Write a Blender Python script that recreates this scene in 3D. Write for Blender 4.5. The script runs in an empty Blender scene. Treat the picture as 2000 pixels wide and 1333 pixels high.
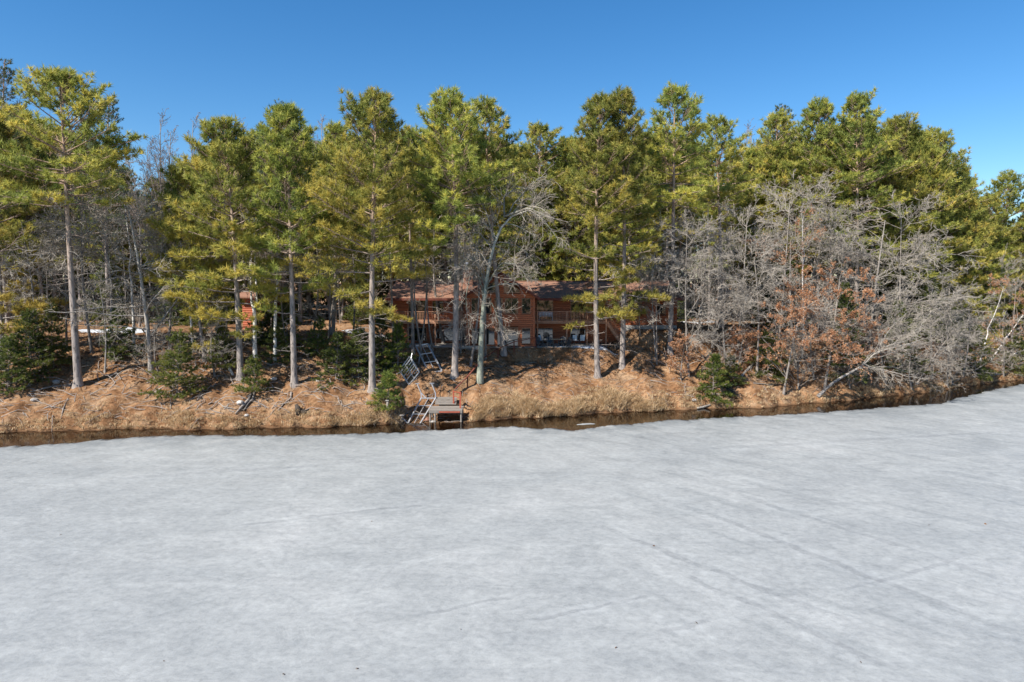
import bpy, math, random
import numpy as np
from mathutils import Vector, Matrix

R = math.radians
SC = bpy.context.scene
COL = SC.collection
random.seed(7)

# ------------------------------------------------------------------ camera, sky, sun, exposure
CAM_Z = 12.3
PITCH = R(5.0)
cam_d = bpy.data.cameras.new('camera')
cam_d.sensor_width = 36.0
cam_d.lens = 24.0
cam_d.clip_start = 0.5
cam_d.clip_end = 6000.0
cam = bpy.data.objects.new('camera', cam_d)
COL.objects.link(cam)
cam.location = (0, 0, CAM_Z)
cam.rotation_euler = (R(90) - PITCH, 0, 0)
SC.camera = cam

SUN_EL = R(45.0)
SUN_DIR = Vector((-0.77 * math.cos(SUN_EL), -0.64 * math.cos(SUN_EL), math.sin(SUN_EL)))   # towards the sun
world = bpy.data.worlds.new('World')
SC.world = world
world.use_nodes = True
wn = world.node_tree.nodes
wl = world.node_tree.links
bg = wn['Background']
sky = wn.new('ShaderNodeTexSky')
sky.sky_type = 'NISHITA'
sky.sun_disc = False
sky.sun_elevation = SUN_EL
sky.sun_rotation = math.atan2(SUN_DIR.x, SUN_DIR.y)
sky.altitude = 300.0
sky.air_density = 1.0
sky.dust_density = 0.0
sky.ozone_density = 4.0
hs = wn.new('ShaderNodeHueSaturation')
hs.inputs['Saturation'].default_value = 1.28
wl.new(sky.outputs['Color'], hs.inputs['Color'])
wl.new(hs.outputs['Color'], bg.inputs['Color'])
bg.inputs['Strength'].default_value = 0.080

sun_d = bpy.data.lights.new('sun', 'SUN')
sun_d.energy = 4.6
sun_d.angle = R(0.53)
sun_d.color = (1.0, 0.95, 0.87)
sun = bpy.data.objects.new('sun', sun_d)
COL.objects.link(sun)
sun.rotation_euler = SUN_DIR.to_track_quat('Z', 'Y').to_euler()

SC.view_settings.view_transform = 'Standard'
SC.view_settings.look = 'None'
SC.view_settings.exposure = 0.98
SC.view_settings.gamma = 1.0
SC.view_settings.use_curve_mapping = False
SC.render.engine = 'CYCLES'
SC.cycles.max_bounces = 6
SC.cycles.transparent_max_bounces = 8

# ------------------------------------------------------------------ survey: picture measurements to points of the place
F = 2000.0 * 24.0 / 36.0
CP, SP = math.cos(PITCH), math.sin(PITCH)


def ray(px, py):
    a = (px - 1000.0) / F
    b = (666.5 - py) / F
    return a, CP + b * SP, -SP + b * CP


def at(px, py, Y):
    a, b, c = ray(px, py)
    t = Y / b
    return Vector((a * t, Y, CAM_Z + c * t))


def on_level(px, py, z=0.0):
    a, b, c = ray(px, py)
    t = (z - CAM_Z) / c
    return a * t, b * t


def Xat(px, Y, py=620):
    return at(px, py, Y).x


def Zat(py, Y):
    return at(1000, py, Y).z


_shore = [on_level(x, y) for x, y in [(0, 846), (100, 841), (200, 838), (300, 838), (400, 838), (500, 836), (600, 834), (700, 831), (800, 829),
                                      (900, 825), (1000, 818), (1100, 812), (1200, 806), (1300, 801), (1400, 798), (1500, 795), (1600, 786),
                                      (1700, 777), (1800, 767), (1900, 753), (2000, 741)]]
_edge = [on_level(x, y) for x, y in [(0, 873), (100, 866), (200, 857), (300, 851), (400, 849), (500, 848), (600, 848), (700, 846), (780, 843), (850, 838),
                                     (950, 834), (1020, 833), (1080, 837), (1120, 840), (1170, 832), (1250, 824), (1320, 819), (1400, 815), (1500, 809),
                                     (1560, 807), (1620, 803), (1700, 797), (1780, 791), (1840, 786), (1870, 776), (1920, 764), (2000, 748)]]


def _curve(pts, left, right):
    xs = [-2500, left[0]] + [p[0] for p in pts] + [right[0], 2500]
    ys = [left[1], left[1]] + [p[1] for p in pts] + [right[1], right[1]]
    return np.array(xs), np.array(ys)


SHX, SHY = _curve(_shore, (-75, 52.0), (110, 118.0))
EDX, EDY = _curve(_edge, (-75, 46.0), (110, 115.0))


def vnoise(x, y, seed=0.0):
    ix, iy = np.floor(x), np.floor(y)
    fx, fy = x - ix, y - iy
    fx, fy = fx * fx * (3 - 2 * fx), fy * fy * (3 - 2 * fy)

    def hsh(a, b):
        q = np.sin(a * 127.1 + b * 311.7 + seed * 17.3) * 43758.5453
        return q - np.floor(q)
    return (hsh(ix, iy) * (1 - fx) + hsh(ix + 1, iy) * fx) * (1 - fy) + (hsh(ix, iy + 1) * (1 - fx) + hsh(ix + 1, iy + 1) * fx) * fy - 0.5


def shore_y(X):
    X = np.asarray(X, float)
    return np.interp(X, SHX, SHY) + 0.22 * np.sin(X * 1.7 + 1.0) + 0.16 * np.sin(X * 4.1) + 0.25 * np.sin(X * 0.63 + 2)


def ice_y(X):
    X = np.asarray(X, float)
    n = 0.10 * np.sin(X * 2.3) + 0.07 * np.sin(X * 5.9 + 1) + 0.05 * np.sin(X * 13.0 + 2) + 0.04 * np.sin(X * 29.0)
    n = n + 0.55 * vnoise(X * 0.5, X * 0 + 3.3, 5) + 0.35 * vnoise(X * 1.4, X * 0 + 1.3, 6) + 0.22 * vnoise(X * 3.6, X * 0 + 7.3, 7) + 0.10 * vnoise(X * 8.0, X * 0 + 2.3, 8)
    saw = 0.25 * np.maximum(0, np.sin(X * 0.9 + 0.6 * np.sin(X * 2.1))) ** 4
    return np.minimum(np.interp(X, EDX, EDY) - 0.45 + n - saw, shore_y(X) - 0.25)


def smooth(a, b, x):
    t = np.clip((x - a) / (b - a), 0, 1)
    return t * t * (3 - 2 * t)


def ground(X, Y):
    X = np.asarray(X, float)
    Y = np.asarray(Y, float)
    s = Y - shore_y(X)
    P = np.interp(X, [-80, -18, -13.6, 9.8, 13.2, 26, 45, 70, 110], [6.5, 6.5, 5.45, 5.4, 6.9, 7.0, 6.0, 4.6, 4.0])
    t = np.clip(s / 16.0, 0, 1)
    f = 1 - (1 - t) ** 1.75
    lip = 0.28 * smooth(0.0, 0.9, s) * (1 - smooth(1.0, 4.5, s))
    z = P * f + lip + 0.012 * np.clip(s - 16, 0, 200)
    n = 0.55 * vnoise(X * 0.33, Y * 0.33, 1) + 0.30 * vnoise(X * 0.8, Y * 0.8, 2) + 0.13 * vnoise(X * 1.9, Y * 1.9, 3)
    rough = np.interp(X, [-60, -14, -9, -3, 12, 18], [1.0, 1.0, 0.6, 0.5, 0.5, 0.9])
    n = n * rough
    z = z + n * smooth(0.3, 3.0, s)
    z = np.where(s < 0, np.maximum(s * 0.45, -1.6), z)
    pad = smooth(-14.4, -13.4, X) * (1 - smooth(9.5, 11.5, X)) * smooth(69.9, 71.4, Y) * (1 - smooth(92, 96, Y))
    z = z * (1 - pad) + 5.36 * pad
    for xa, xb, sl, y1 in ((-7.9, -3.9, 0.10, 62.0), (-10.2, -6.9, 0.36, 63.0)):
        nt = smooth(xa - 0.5, xa + 0.2, X) * (1 - smooth(xb - 0.2, xb + 0.5, X)) * (1 - smooth(y1 - 0.6, y1 + 1.6, Y))
        z = z * (1 - nt) + nt * np.minimum(z, -0.10 + sl * np.maximum(Y - 59.5, -4))
    pad2 = smooth(11.5, 13.5, X) * (1 - smooth(20, 24, X)) * smooth(72.5, 74.5, Y) * (1 - smooth(92, 96, Y))
    return z * (1 - pad2) + 6.95 * pad2


_YS = np.arange(46, 150, 0.08)


def hit(px, py):
    a, b, c = ray(px, py)
    t = _YS / b
    below = (CAM_Z + c * t) <= ground(a * t, _YS)
    Y = _YS[int(np.argmax(below))] if below.any() else 120.0
    X = a * Y / b
    return Vector((X, Y, float(ground(X, Y))))


# ------------------------------------------------------------------ mesh and object helpers
def mesh_np(name, V, T=None, Q=None, mat=None, smooth_shade=False, attr=None):
    V = np.asarray(V, np.float32)
    me = bpy.data.meshes.new(name)
    nt = 0 if T is None else len(T)
    nq = 0 if Q is None else len(Q)
    me.vertices.add(len(V))
    me.vertices.foreach_set('co', V.ravel())
    loops = []
    if nt:
        loops.append(np.asarray(T, np.int32).ravel())
    if nq:
        loops.append(np.asarray(Q, np.int32).ravel())
    loops = np.concatenate(loops)
    me.loops.add(len(loops))
    me.loops.foreach_set('vertex_index', loops)
    me.polygons.add(nt + nq)
    starts = np.concatenate([np.arange(nt, dtype=np.int32) * 3, nt * 3 + np.arange(nq, dtype=np.int32) * 4])
    me.polygons.foreach_set('loop_start', starts)
    if smooth_shade:
        me.polygons.foreach_set('use_smooth', np.ones(nt + nq, bool))
    me.update(calc_edges=True)
    if attr is not None:
        a = me.attributes.new('tint', 'FLOAT', 'POINT')
        a.data.foreach_set('value', np.asarray(attr, np.float32))
    if mat is not None:
        me.materials.append(mat)
    return me


def link(name, me, parent=None, loc=None, rot=None):
    o = bpy.data.objects.new(name, me)
    COL.objects.link(o)
    if parent is not None:
        o.parent = parent
    if loc is not None:
        o.location = loc
    if rot is not None:
        o.rotation_euler = rot
    return o


def tag(o, label=None, cat=None, group=None, kind=None):
    if label:
        o['label'] = label
    if cat:
        o['category'] = cat
    if group:
        o['group'] = group
    if kind:
        o['kind'] = kind
    return o


def thing(name, label, cat, loc=(0, 0, 0), rotz=0.0, group=None):
    o = bpy.data.objects.new(name, None)
    o.empty_display_size = 0.2
    COL.objects.link(o)
    o.location = loc
    o.rotation_euler = (0, 0, rotz)
    return tag(o, label, cat, group)


def copy_tree(src, parent=None):
    kids = list(src.children)
    c = src.copy()
    COL.objects.link(c)
    if parent is not None:
        c.parent = parent
    for k in kids:
        copy_tree(k, c)
    return c


class MB:
    """collects boxes, bars, tubes and prisms into one mesh"""
    def __init__(self):
        self.V, self.Fc = [], []

    def add(self, vs, fs):
        n = len(self.V)
        self.V += [tuple(v) for v in vs]
        self.Fc += [tuple(i + n for i in f) for f in fs]
        return self

    def box(self, x0, x1, y0, y1, z0, z1):
        return self.add([(x0, y0, z0), (x1, y0, z0), (x1, y1, z0), (x0, y1, z0), (x0, y0, z1), (x1, y0, z1), (x1, y1, z1), (x0, y1, z1)],
                        [(0, 3, 2, 1), (4, 5, 6, 7), (0, 1, 5, 4), (1, 2, 6, 5), (2, 3, 7, 6), (3, 0, 4, 7)])

    def bar(self, a, b, w, h=None, up=(0, 0, 1)):
        a, b = Vector(a), Vector(b)
        h = h or w
        d = (b - a).normalized()
        u = Vector(up)
        if abs(d.dot(u)) > 0.98:
            u = Vector((0, 1, 0))
        s = d.cross(u).normalized() * (w / 2)
        t = s.cross(d).normalized() * (h / 2)
        vs = [a - s - t, a + s - t, a + s + t, a - s + t, b - s - t, b + s - t, b + s + t, b - s + t]
        return self.add(vs, [(0, 3, 2, 1), (4, 5, 6, 7), (0, 1, 5, 4), (1, 2, 6, 5), (2, 3, 7, 6), (3, 0, 4, 7)])

    def tube(self, pts, rads, n=8):
        pts = [Vector(p) for p in pts]
        vs, fs = [], []
        for i, p in enumerate(pts):
            d = (pts[min(i + 1, len(pts) - 1)] - pts[max(i - 1, 0)]).normalized()
            u = Vector((0, 0, 1)) if abs(d.z) < 0.9 else Vector((1, 0, 0))
            s = d.cross(u).normalized()
            t = s.cross(d)
            for k in range(n):
                a = 2 * math.pi * k / n
                vs.append(p + (s * math.cos(a) + t * math.sin(a)) * rads[i])
        for i in range(len(pts) - 1):
            for k in range(n):
                k2 = (k + 1) % n
                fs.append((i * n + k, i * n + k2, (i + 1) * n + k2, (i + 1) * n + k))
        fs.append(tuple(range(n - 1, -1, -1)))
        m = (len(pts) - 1) * n
        fs.append(tuple(range(m, m + n)))
        return self.add(vs, fs)

    def prism(self, poly, y0, y1):
        """polygon of (x, z) drawn out along y"""
        n = len(poly)
        vs = [(x, y0, z) for x, z in poly] + [(x, y1, z) for x, z in poly]
        fs = [tuple(range(n)), tuple(range(2 * n - 1, n - 1, -1))]
        fs += [(i, i + n, (i + 1) % n + n, (i + 1) % n) for i in range(n)]
        return self.add(vs, fs)

    def mesh(self, name, mat=None, smooth_shade=False):
        me = bpy.data.meshes.new(name)
        me.from_pydata(self.V, [], self.Fc)
        if mat:
            me.materials.append(mat)
        if smooth_shade:
            me.polygons.foreach_set('use_smooth', np.ones(len(me.polygons), bool))
        me.update()
        return me

    def build(self, name, mat, parent=None, smooth_shade=False, **kw):
        return link(name, self.mesh(name, mat, smooth_shade), parent, **kw)


def tubes_np(pts, rad, sides):
    """n polylines of k points each -> vertices, quads"""
    n, k, _ = pts.shape
    tan = np.empty_like(pts)
    tan[:, 1:-1] = pts[:, 2:] - pts[:, :-2]
    tan[:, 0] = pts[:, 1] - pts[:, 0]
    tan[:, -1] = pts[:, -1] - pts[:, -2]
    tan /= np.linalg.norm(tan, axis=2, keepdims=True) + 1e-9
    mean = pts[:, -1] - pts[:, 0]
    mean /= np.linalg.norm(mean, axis=1, keepdims=True) + 1e-9
    ref = np.where(np.abs(mean[:, 2:3]) > 0.75, np.array([[1.0, 0.0, 0.0]]), np.array([[0.0, 0.0, 1.0]]))
    s = np.cross(tan, ref[:, None, :])
    s /= np.linalg.norm(s, axis=2, keepdims=True) + 1e-9
    t = np.cross(s, tan)
    a = np.arange(sides) * 2 * np.pi / sides
    V = pts[:, :, None, :] + rad[:, :, None, None] * (s[:, :, None, :] * np.cos(a)[None, None, :, None] + t[:, :, None, :] * np.sin(a)[None, None, :, None])
    idx = np.arange(n * k * sides).reshape(n, k, sides)
    nx = np.roll(idx, -1, axis=2)
    Q = np.stack([idx[:, :-1], nx[:, :-1], nx[:, 1:], idx[:, 1:]], axis=-1).reshape(-1, 4)
    return V.reshape(-1, 3), Q


def join_parts(parts):
    V, Q, o = [], [], 0
    for v, q in parts:
        V.append(v)
        Q.append(q + o)
        o += len(v)
    return np.concatenate(V), np.concatenate(Q)


# ------------------------------------------------------------------ materials
def new_mat(name, rough=0.8, spec=0.3):
    m = bpy.data.materials.new(name)
    m.use_nodes = True
    nt = m.node_tree
    b = nt.nodes['Principled BSDF']
    b.inputs['Roughness'].default_value = rough
    b.inputs['Specular IOR Level'].default_value = spec
    return m, nt.nodes, nt.links, b


def noise(N, L, scale, detail=5, rough=0.6, vec=None, dist=0.0):
    n = N.new('ShaderNodeTexNoise')
    n.inputs['Scale'].default_value = scale
    n.inputs['Detail'].default_value = detail
    n.inputs['Roughness'].default_value = rough
    n.inputs['Distortion'].default_value = dist
    if vec is not None:
        L.new(vec, n.inputs['Vector'])
    return n


def ramp(N, L, src, stops):
    r = N.new('ShaderNodeValToRGB')
    e = r.color_ramp.elements
    while len(e) < len(stops):
        e.new(0.5)
    for el, (p, c) in zip(e, stops):
        el.position = p
        el.color = (*c, 1) if len(c) == 3 else c
    L.new(src, r.inputs['Fac'])
    return r


def coords(N, L, scale=(1, 1, 1), rot=(0, 0, 0), kind='Object'):
    tc = N.new('ShaderNodeTexCoord')
    mp = N.new('ShaderNodeMapping')
    mp.inputs['Scale'].default_value = scale
    mp.inputs['Rotation'].default_value = rot
    L.new(tc.outputs[kind], mp.inputs['Vector'])
    return mp.outputs['Vector']


def coords_turned(N, L, rot, scale):
    v1 = coords(N, L, (1, 1, 1), rot)
    mp = N.new('ShaderNodeMapping')
    mp.inputs['Scale'].default_value = scale
    L.new(v1, mp.inputs['Vector'])
    return mp.outputs['Vector']


def mixc(N, L, fac, a, b, mode='MIX'):
    m = N.new('ShaderNodeMix')
    m.data_type = 'RGBA'
    m.blend_type = mode
    for sock, v in ((m.inputs['Factor'], fac), (m.inputs['A'], a), (m.inputs['B'], b)):
        if isinstance(v, (int, float)):
            m.inputs['Factor'].default_value = v
        elif isinstance(v, tuple):
            (m.inputs[6] if sock == m.inputs['A'] else m.inputs[7]).default_value = (*v, 1)
        else:
            L.new(v, m.inputs[0] if sock == m.inputs['Factor'] else (m.inputs[6] if sock == m.inputs['A'] else m.inputs[7]))
    return m.outputs[2]


def mix_rgb(N, L, fac, a, b, mode='MIX'):
    m = N.new('ShaderNodeMixRGB')
    m.blend_type = mode
    for k, v in (('Fac', fac), ('Color1', a), ('Color2', b)):
        if isinstance(v, (int, float)):
            m.inputs[k].default_value = v
        elif isinstance(v, tuple):
            m.inputs[k].default_value = (*v, 1)
        else:
            L.new(v, m.inputs[k])
    return m.outputs['Color']


def bump(N, L, b, h, strength=0.3, dist=0.05):
    n = N.new('ShaderNodeBump')
    n.inputs['Strength'].default_value = strength
    n.inputs['Distance'].default_value = dist
    L.new(h, n.inputs['Height'])
    L.new(n.outputs['Normal'], b.inputs['Normal'])


def simple(name, c1, c2, scale=6.0, rough=0.8, spec=0.25, stretch=(1, 1, 1), metal=0.0, rnd=0.0, bmp=0.0):
    m, N, L, b = new_mat(name, rough, spec)
    v = coords(N, L, stretch)
    n = noise(N, L, scale, 6, 0.65, v)
    r = ramp(N, L, n.outputs['Fac'], [(0.3, c1), (0.7, c2)])
    out = r.outputs['Color']
    if rnd:
        oi = N.new('ShaderNodeObjectInfo')
        h = N.new('ShaderNodeHueSaturation')
        mr = N.new('ShaderNodeMapRange')
        mr.inputs['To Min'].default_value = 1 - rnd
        mr.inputs['To Max'].default_value = 1 + rnd
        L.new(oi.outputs['Random'], mr.inputs['Value'])
        L.new(mr.outputs['Result'], h.inputs['Value'])
        L.new(out, h.inputs['Color'])
        out = h.outputs['Color']
    L.new(out, b.inputs['Base Color'])
    b.inputs['Metallic'].default_value = metal
    if bmp:
        bump(N, L, b, n.outputs['Fac'], bmp, 0.03)
    return m


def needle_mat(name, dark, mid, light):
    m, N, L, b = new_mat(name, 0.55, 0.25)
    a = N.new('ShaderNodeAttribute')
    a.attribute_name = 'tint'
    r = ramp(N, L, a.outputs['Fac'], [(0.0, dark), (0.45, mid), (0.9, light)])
    oi = N.new('ShaderNodeObjectInfo')
    h = N.new('ShaderNodeHueSaturation')
    mr = N.new('ShaderNodeMapRange')
    mr.inputs['To Min'].default_value = 0.78
    mr.inputs['To Max'].default_value = 1.22
    L.new(oi.outputs['Random'], mr.inputs['Value'])
    L.new(mr.outputs['Result'], h.inputs['Value'])
    hm = N.new('ShaderNodeMapRange')
    hm.inputs['To Min'].default_value = 0.484
    hm.inputs['To Max'].default_value = 0.512
    hr = N.new('ShaderNodeMath')
    hr.operation = 'FRACT'
    hq = N.new('ShaderNodeMath')
    hq.operation = 'MULTIPLY'
    hq.inputs[1].default_value = 7.31
    L.new(oi.outputs['Random'], hq.inputs[0])
    L.new(hq.outputs['Value'], hr.inputs[0])
    L.new(hr.outputs['Value'], hm.inputs['Value'])
    if 'needles' in name:
        L.new(hm.outputs['Result'], h.inputs['Hue'])
    L.new(r.outputs['Color'], h.inputs['Color'])
    L.new(h.outputs['Color'], b.inputs['Base Color'])
    tr = N.new('ShaderNodeBsdfTranslucent')
    L.new(h.outputs['Color'], tr.inputs['Color'])
    mx = N.new('ShaderNodeMixShader')
    mx.inputs['Fac'].default_value = 0.4
    L.new(b.outputs['BSDF'], mx.inputs[1])
    L.new(tr.outputs['BSDF'], mx.inputs[2])
    L.new(mx.outputs['Shader'], N['Material Output'].inputs['Surface'])
    return m


def bark_mat(name, low, high, h0, h1, crack=0.45):
    """bark whose colour turns with height above the tree's foot; furrows run up the stem"""
    m, N, L, b = new_mat(name, 0.9, 0.15)
    tc = N.new('ShaderNodeTexCoord')
    sp = N.new('ShaderNodeSeparateXYZ')
    L.new(tc.outputs['Object'], sp.inputs[0])
    mr = N.new('ShaderNodeMapRange')
    mr.inputs['From Min'].default_value = h0
    mr.inputs['From Max'].default_value = h1
    L.new(sp.outputs['Z'], mr.inputs['Value'])
    base = mix_rgb(N, L, mr.outputs['Result'], low, high)
    v = coords(N, L, (6.5, 6.5, 1.5))
    n = noise(N, L, 1.0, 7, 0.75, v)
    r = ramp(N, L, n.outputs['Fac'], [(0.36, (crack * 0.7,) * 3), (0.47, (0.85,) * 3), (0.62, (1.2,) * 3)])
    out = mix_rgb(N, L, 1.0, base, r.outputs['Color'], 'MULTIPLY')
    L.new(out, b.inputs['Base Color'])
    bump(N, L, b, n.outputs['Fac'], 0.7, 0.05)
    return m


M = {}
M['needles'] = needle_mat('red_pine_needles', (0.080, 0.125, 0.033), (0.305, 0.330, 0.075), (0.600, 0.490, 0.105))
M['white_needles'] = needle_mat('white_pine_needles', (0.060, 0.090, 0.048), (0.130, 0.165, 0.090), (0.21, 0.235, 0.125))
M['fir_needles'] = needle_mat('fir_needles', (0.050, 0.080, 0.020), (0.125, 0.155, 0.036), (0.230, 0.230, 0.052))
M['young_needles'] = needle_mat('young_pine_needles', (0.050, 0.085, 0.020), (0.140, 0.175, 0.036), (0.29, 0.28, 0.058))
M['oak_leaf'] = needle_mat('dead_oak_leaves', (0.27, 0.115, 0.055), (0.48, 0.23, 0.11), (0.62, 0.39, 0.23))
M['pine_bark'] = bark_mat('pine_bark', (0.30, 0.258, 0.23), (0.38, 0.265, 0.19), 6, 20)
M['grey_bark'] = bark_mat('grey_bark', (0.24, 0.21, 0.185), (0.30, 0.265, 0.23), 2, 12)
M['lichen_bark'] = bark_mat('lichen_bark', (0.27, 0.285, 0.225), (0.42, 0.40, 0.34), 8, 16, 0.5)
M['dead_bark'] = bark_mat('dead_bark', (0.30, 0.27, 0.24), (0.36, 0.33, 0.29), 2, 10, 0.55)
M['twig'] = simple('twigs', (0.235, 0.205, 0.17), (0.44, 0.39, 0.33), 3.0, 0.85, 0.2)
M['twig_pale'] = simple('pale_twigs', (0.25, 0.215, 0.175), (0.42, 0.37, 0.31), 3.0, 0.85, 0.2)
M['twig_brown'] = simple('brown_twigs', (0.20, 0.15, 0.125), (0.32, 0.26, 0.22), 3.0, 0.85, 0.2)

m, N, L, b = new_mat('birch_bark', 0.7, 0.25)
v = coords(N, L, (1.2, 1.2, 7))
n = noise(N, L, 2.0, 4, 0.7, v)
r = ramp(N, L, n.outputs['Fac'], [(0.36, (0.10, 0.09, 0.08)), (0.43, (0.62, 0.58, 0.53)), (0.8, (0.74, 0.71, 0.66))])
L.new(r.outputs['Color'], b.inputs['Base Color'])
M['birch'] = m

M['grass'] = needle_mat('dry_grass', (0.42, 0.27, 0.14), (0.62, 0.45, 0.26), (0.78, 0.62, 0.41))
M['leaf_litter'] = needle_mat('fallen_leaf', (0.12, 0.062, 0.031), (0.31, 0.175, 0.092), (0.51, 0.355, 0.22))
M['wood_grey'] = simple('weathered_wood', (0.165, 0.145, 0.125), (0.31, 0.275, 0.24), 3.0, 0.85, 0.2, (1, 8, 8), rnd=0.18, bmp=0.3)
M['driftwood'] = simple('driftwood', (0.16, 0.13, 0.11), (0.40, 0.35, 0.31), 4.0, 0.85, 0.2, (1, 1, 3), bmp=0.4)
M['charred'] = simple('dark_stump_wood', (0.03, 0.025, 0.02), (0.09, 0.07, 0.055), 5.0, 0.9, 0.2, bmp=0.5)
M['red_wood'] = simple('red_stained_wood', (0.26, 0.055, 0.032), (0.42, 0.11, 0.06), 3.0, 0.7, 0.25, rnd=0.1)
M['maroon_wood'] = simple('maroon_stained_wood', (0.10, 0.030, 0.020), (0.18, 0.055, 0.035), 3.0, 0.75, 0.25, rnd=0.1)
M['aluminium'] = simple('weathered_aluminium', (0.42, 0.42, 0.43), (0.58, 0.58, 0.59), 4.0, 0.45, 0.5, metal=0.55)
M['log_siding'] = simple('stained_log_siding', (0.29, 0.085, 0.036), (0.43, 0.140, 0.058), 2.5, 0.55, 0.3, (0.4, 3, 3), rnd=0.16)
M['siding_gap'] = simple('siding_backing', (0.07, 0.025, 0.012), (0.11, 0.04, 0.018), 4.0, 0.9, 0.1)
M['deck_wood'] = simple('stained_deck_wood', (0.32, 0.16, 0.095), (0.46, 0.26, 0.165), 3.0, 0.7, 0.25, rnd=0.12)
M['trim'] = simple('window_trim', (0.26, 0.14, 0.08), (0.36, 0.21, 0.13), 3.0, 0.6, 0.3)
M['stone'] = simple('pale_stone', (0.34, 0.31, 0.28), (0.52, 0.49, 0.45), 3.0, 0.9, 0.2, bmp=0.4)
M['concrete'] = simple('concrete', (0.36, 0.32, 0.27), (0.48, 0.43, 0.37), 2.0, 0.9, 0.2)
M['white_plastic'] = simple('white_sling', (0.70, 0.70, 0.69), (0.80, 0.80, 0.79), 3.0, 0.5, 0.4)
M['dark_plastic'] = simple('dark_grey_plastic', (0.035, 0.038, 0.04), (0.06, 0.063, 0.067), 3.0, 0.5, 0.4)
M['metal_cap'] = simple('galvanised_metal', (0.55, 0.57, 0.60), (0.70, 0.72, 0.75), 3.0, 0.35, 0.5, metal=0.7)
M['brick_red'] = simple('chimney_siding', (0.20, 0.10, 0.07), (0.30, 0.16, 0.11), 3.0, 0.85, 0.2)
M['cushion'] = simple('tan_table_top', (0.40, 0.30, 0.18), (0.52, 0.40, 0.26), 3.0, 0.7, 0.3)

m, N, L, b = new_mat('snow', 0.75, 0.3)
n = noise(N, L, 1.3, 6, 0.6, coords(N, L))
r = ramp(N, L, n.outputs['Fac'], [(0.35, (0.33, 0.32, 0.30)), (0.5, (0.52, 0.53, 0.55)), (0.7, (0.66, 0.67, 0.69))])
L.new(r.outputs['Color'], b.inputs['Base Color'])
bump(N, L, b, n.outputs['Fac'], 0.4, 0.1)
M['snow'] = m

m, N, L, b = new_mat('window_glass', 0.03, 0.9)
b.inputs['Base Color'].default_value = (0.010, 0.014, 0.017, 1)
b.inputs['IOR'].default_value = 1.9
M['glass'] = m

m, N, L, b = new_mat('asphalt_shingles', 0.9, 0.2)
v = coords(N, L, (1, 1, 1))
n = noise(N, L, 9.0, 6, 0.75, v)
n2 = noise(N, L, 0.5, 4, 0.6, v)
r = ramp(N, L, n.outputs['Fac'], [(0.25, (0.185, 0.095, 0.062)), (0.75, (0.315, 0.178, 0.125))])
r2 = ramp(N, L, n2.outputs['Fac'], [(0.3, (0.82, 0.80, 0.80)), (0.7, (1.1, 1.08, 1.05))])
L.new(mix_rgb(N, L, 1.0, r.outputs['Color'], r2.outputs['Color'], 'MULTIPLY'), b.inputs['Base Color'])
bump(N, L, b, n.outputs['Fac'], 0.4, 0.03)
M['shingle'] = m

# ground: needle litter, bare red-brown soil, tan patches
m, N, L, b = new_mat('forest_floor', 0.95, 0.1)
v = coords(N, L)
n1 = noise(N, L, 0.55, 9, 0.72, v, 0.6)
n2 = noise(N, L, 3.0, 8, 0.75, v)
n3 = noise(N, L, 18.0, 4, 0.7, v)
c1 = ramp(N, L, n1.outputs['Fac'], [(0.30, (0.09, 0.052, 0.030)), (0.42, (0.205, 0.105, 0.050)), (0.52, (0.30, 0.175, 0.094)), (0.62, (0.335, 0.225, 0.138)), (0.74, (0.20, 0.12, 0.075))])
c2 = ramp(N, L, n2.outputs['Fac'], [(0.34, (0.42, 0.40, 0.38)), (0.52, (1.0, 1.0, 1.0)), (0.68, (1.3, 1.3, 1.27))])
c3 = ramp(N, L, n3.outputs['Fac'], [(0.3, (0.65, 0.62, 0.6)), (0.7, (1.2, 1.2, 1.2))])
cc = mix_rgb(N, L, 1.0, c1.outputs['Color'], c2.outputs['Color'], 'MULTIPLY')
cc = mix_rgb(N, L, 1.0, cc, c3.outputs['Color'], 'MULTIPLY')
sp = N.new('ShaderNodeSeparateXYZ')
L.new(v, sp.inputs[0])
mr = N.new('ShaderNodeMapRange')
mr.inputs['From Min'].default_value = -0.05
mr.inputs['From Max'].default_value = 0.22
L.new(sp.outputs['Z'], mr.inputs['Value'])
cc = mix_rgb(N, L, mr.outputs['Result'], (0.12, 0.068, 0.036), cc)
L.new(cc, b.inputs['Base Color'])
bump(N, L, b, n2.outputs['Fac'], 0.8, 0.15)
M['ground'] = m

# weathered lake ice: grey refrozen melt, whiter crusted snow, fine pitting, old streaks and healed cracks
m, N, L, b = new_mat('lake_ice', 0.5, 0.3)
v = coords(N, L)
vs = coords(N, L, (0.8, 1.0, 1.0), (0, 0, R(12)))
vt = coords_turned(N, L, (0, 0, R(50)), (0.15, 1.35, 1.0))
vu = coords(N, L, (0.10, 1.3, 1.0), (0, 0, R(-16)))
n1 = noise(N, L, 0.11, 9, 0.62, vs, 0.6)
n2 = noise(N, L, 0.55, 12, 0.74, vs, 0.6)
n3 = noise(N, L, 3.2, 10, 0.82, vs, 0.3)
n4 = noise(N, L, 1.0, 6, 0.65, vt, 0.3)
n7 = noise(N, L, 1.0, 6, 0.65, vu, 0.2)
c = ramp(N, L, n1.outputs['Fac'], [(0.34, (0.256, 0.267, 0.268)), (0.45, (0.281, 0.291, 0.289)), (0.55, (0.300, 0.309, 0.305)), (0.68, (0.335, 0.341, 0.335))])
c2 = ramp(N, L, n2.outputs['Fac'], [(0.33, (0.88, 0.89, 0.90)), (0.45, (0.965, 0.967, 0.97)), (0.53, (1.01, 1.01, 1.01)), (0.66, (1.09, 1.09, 1.085))])
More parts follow.
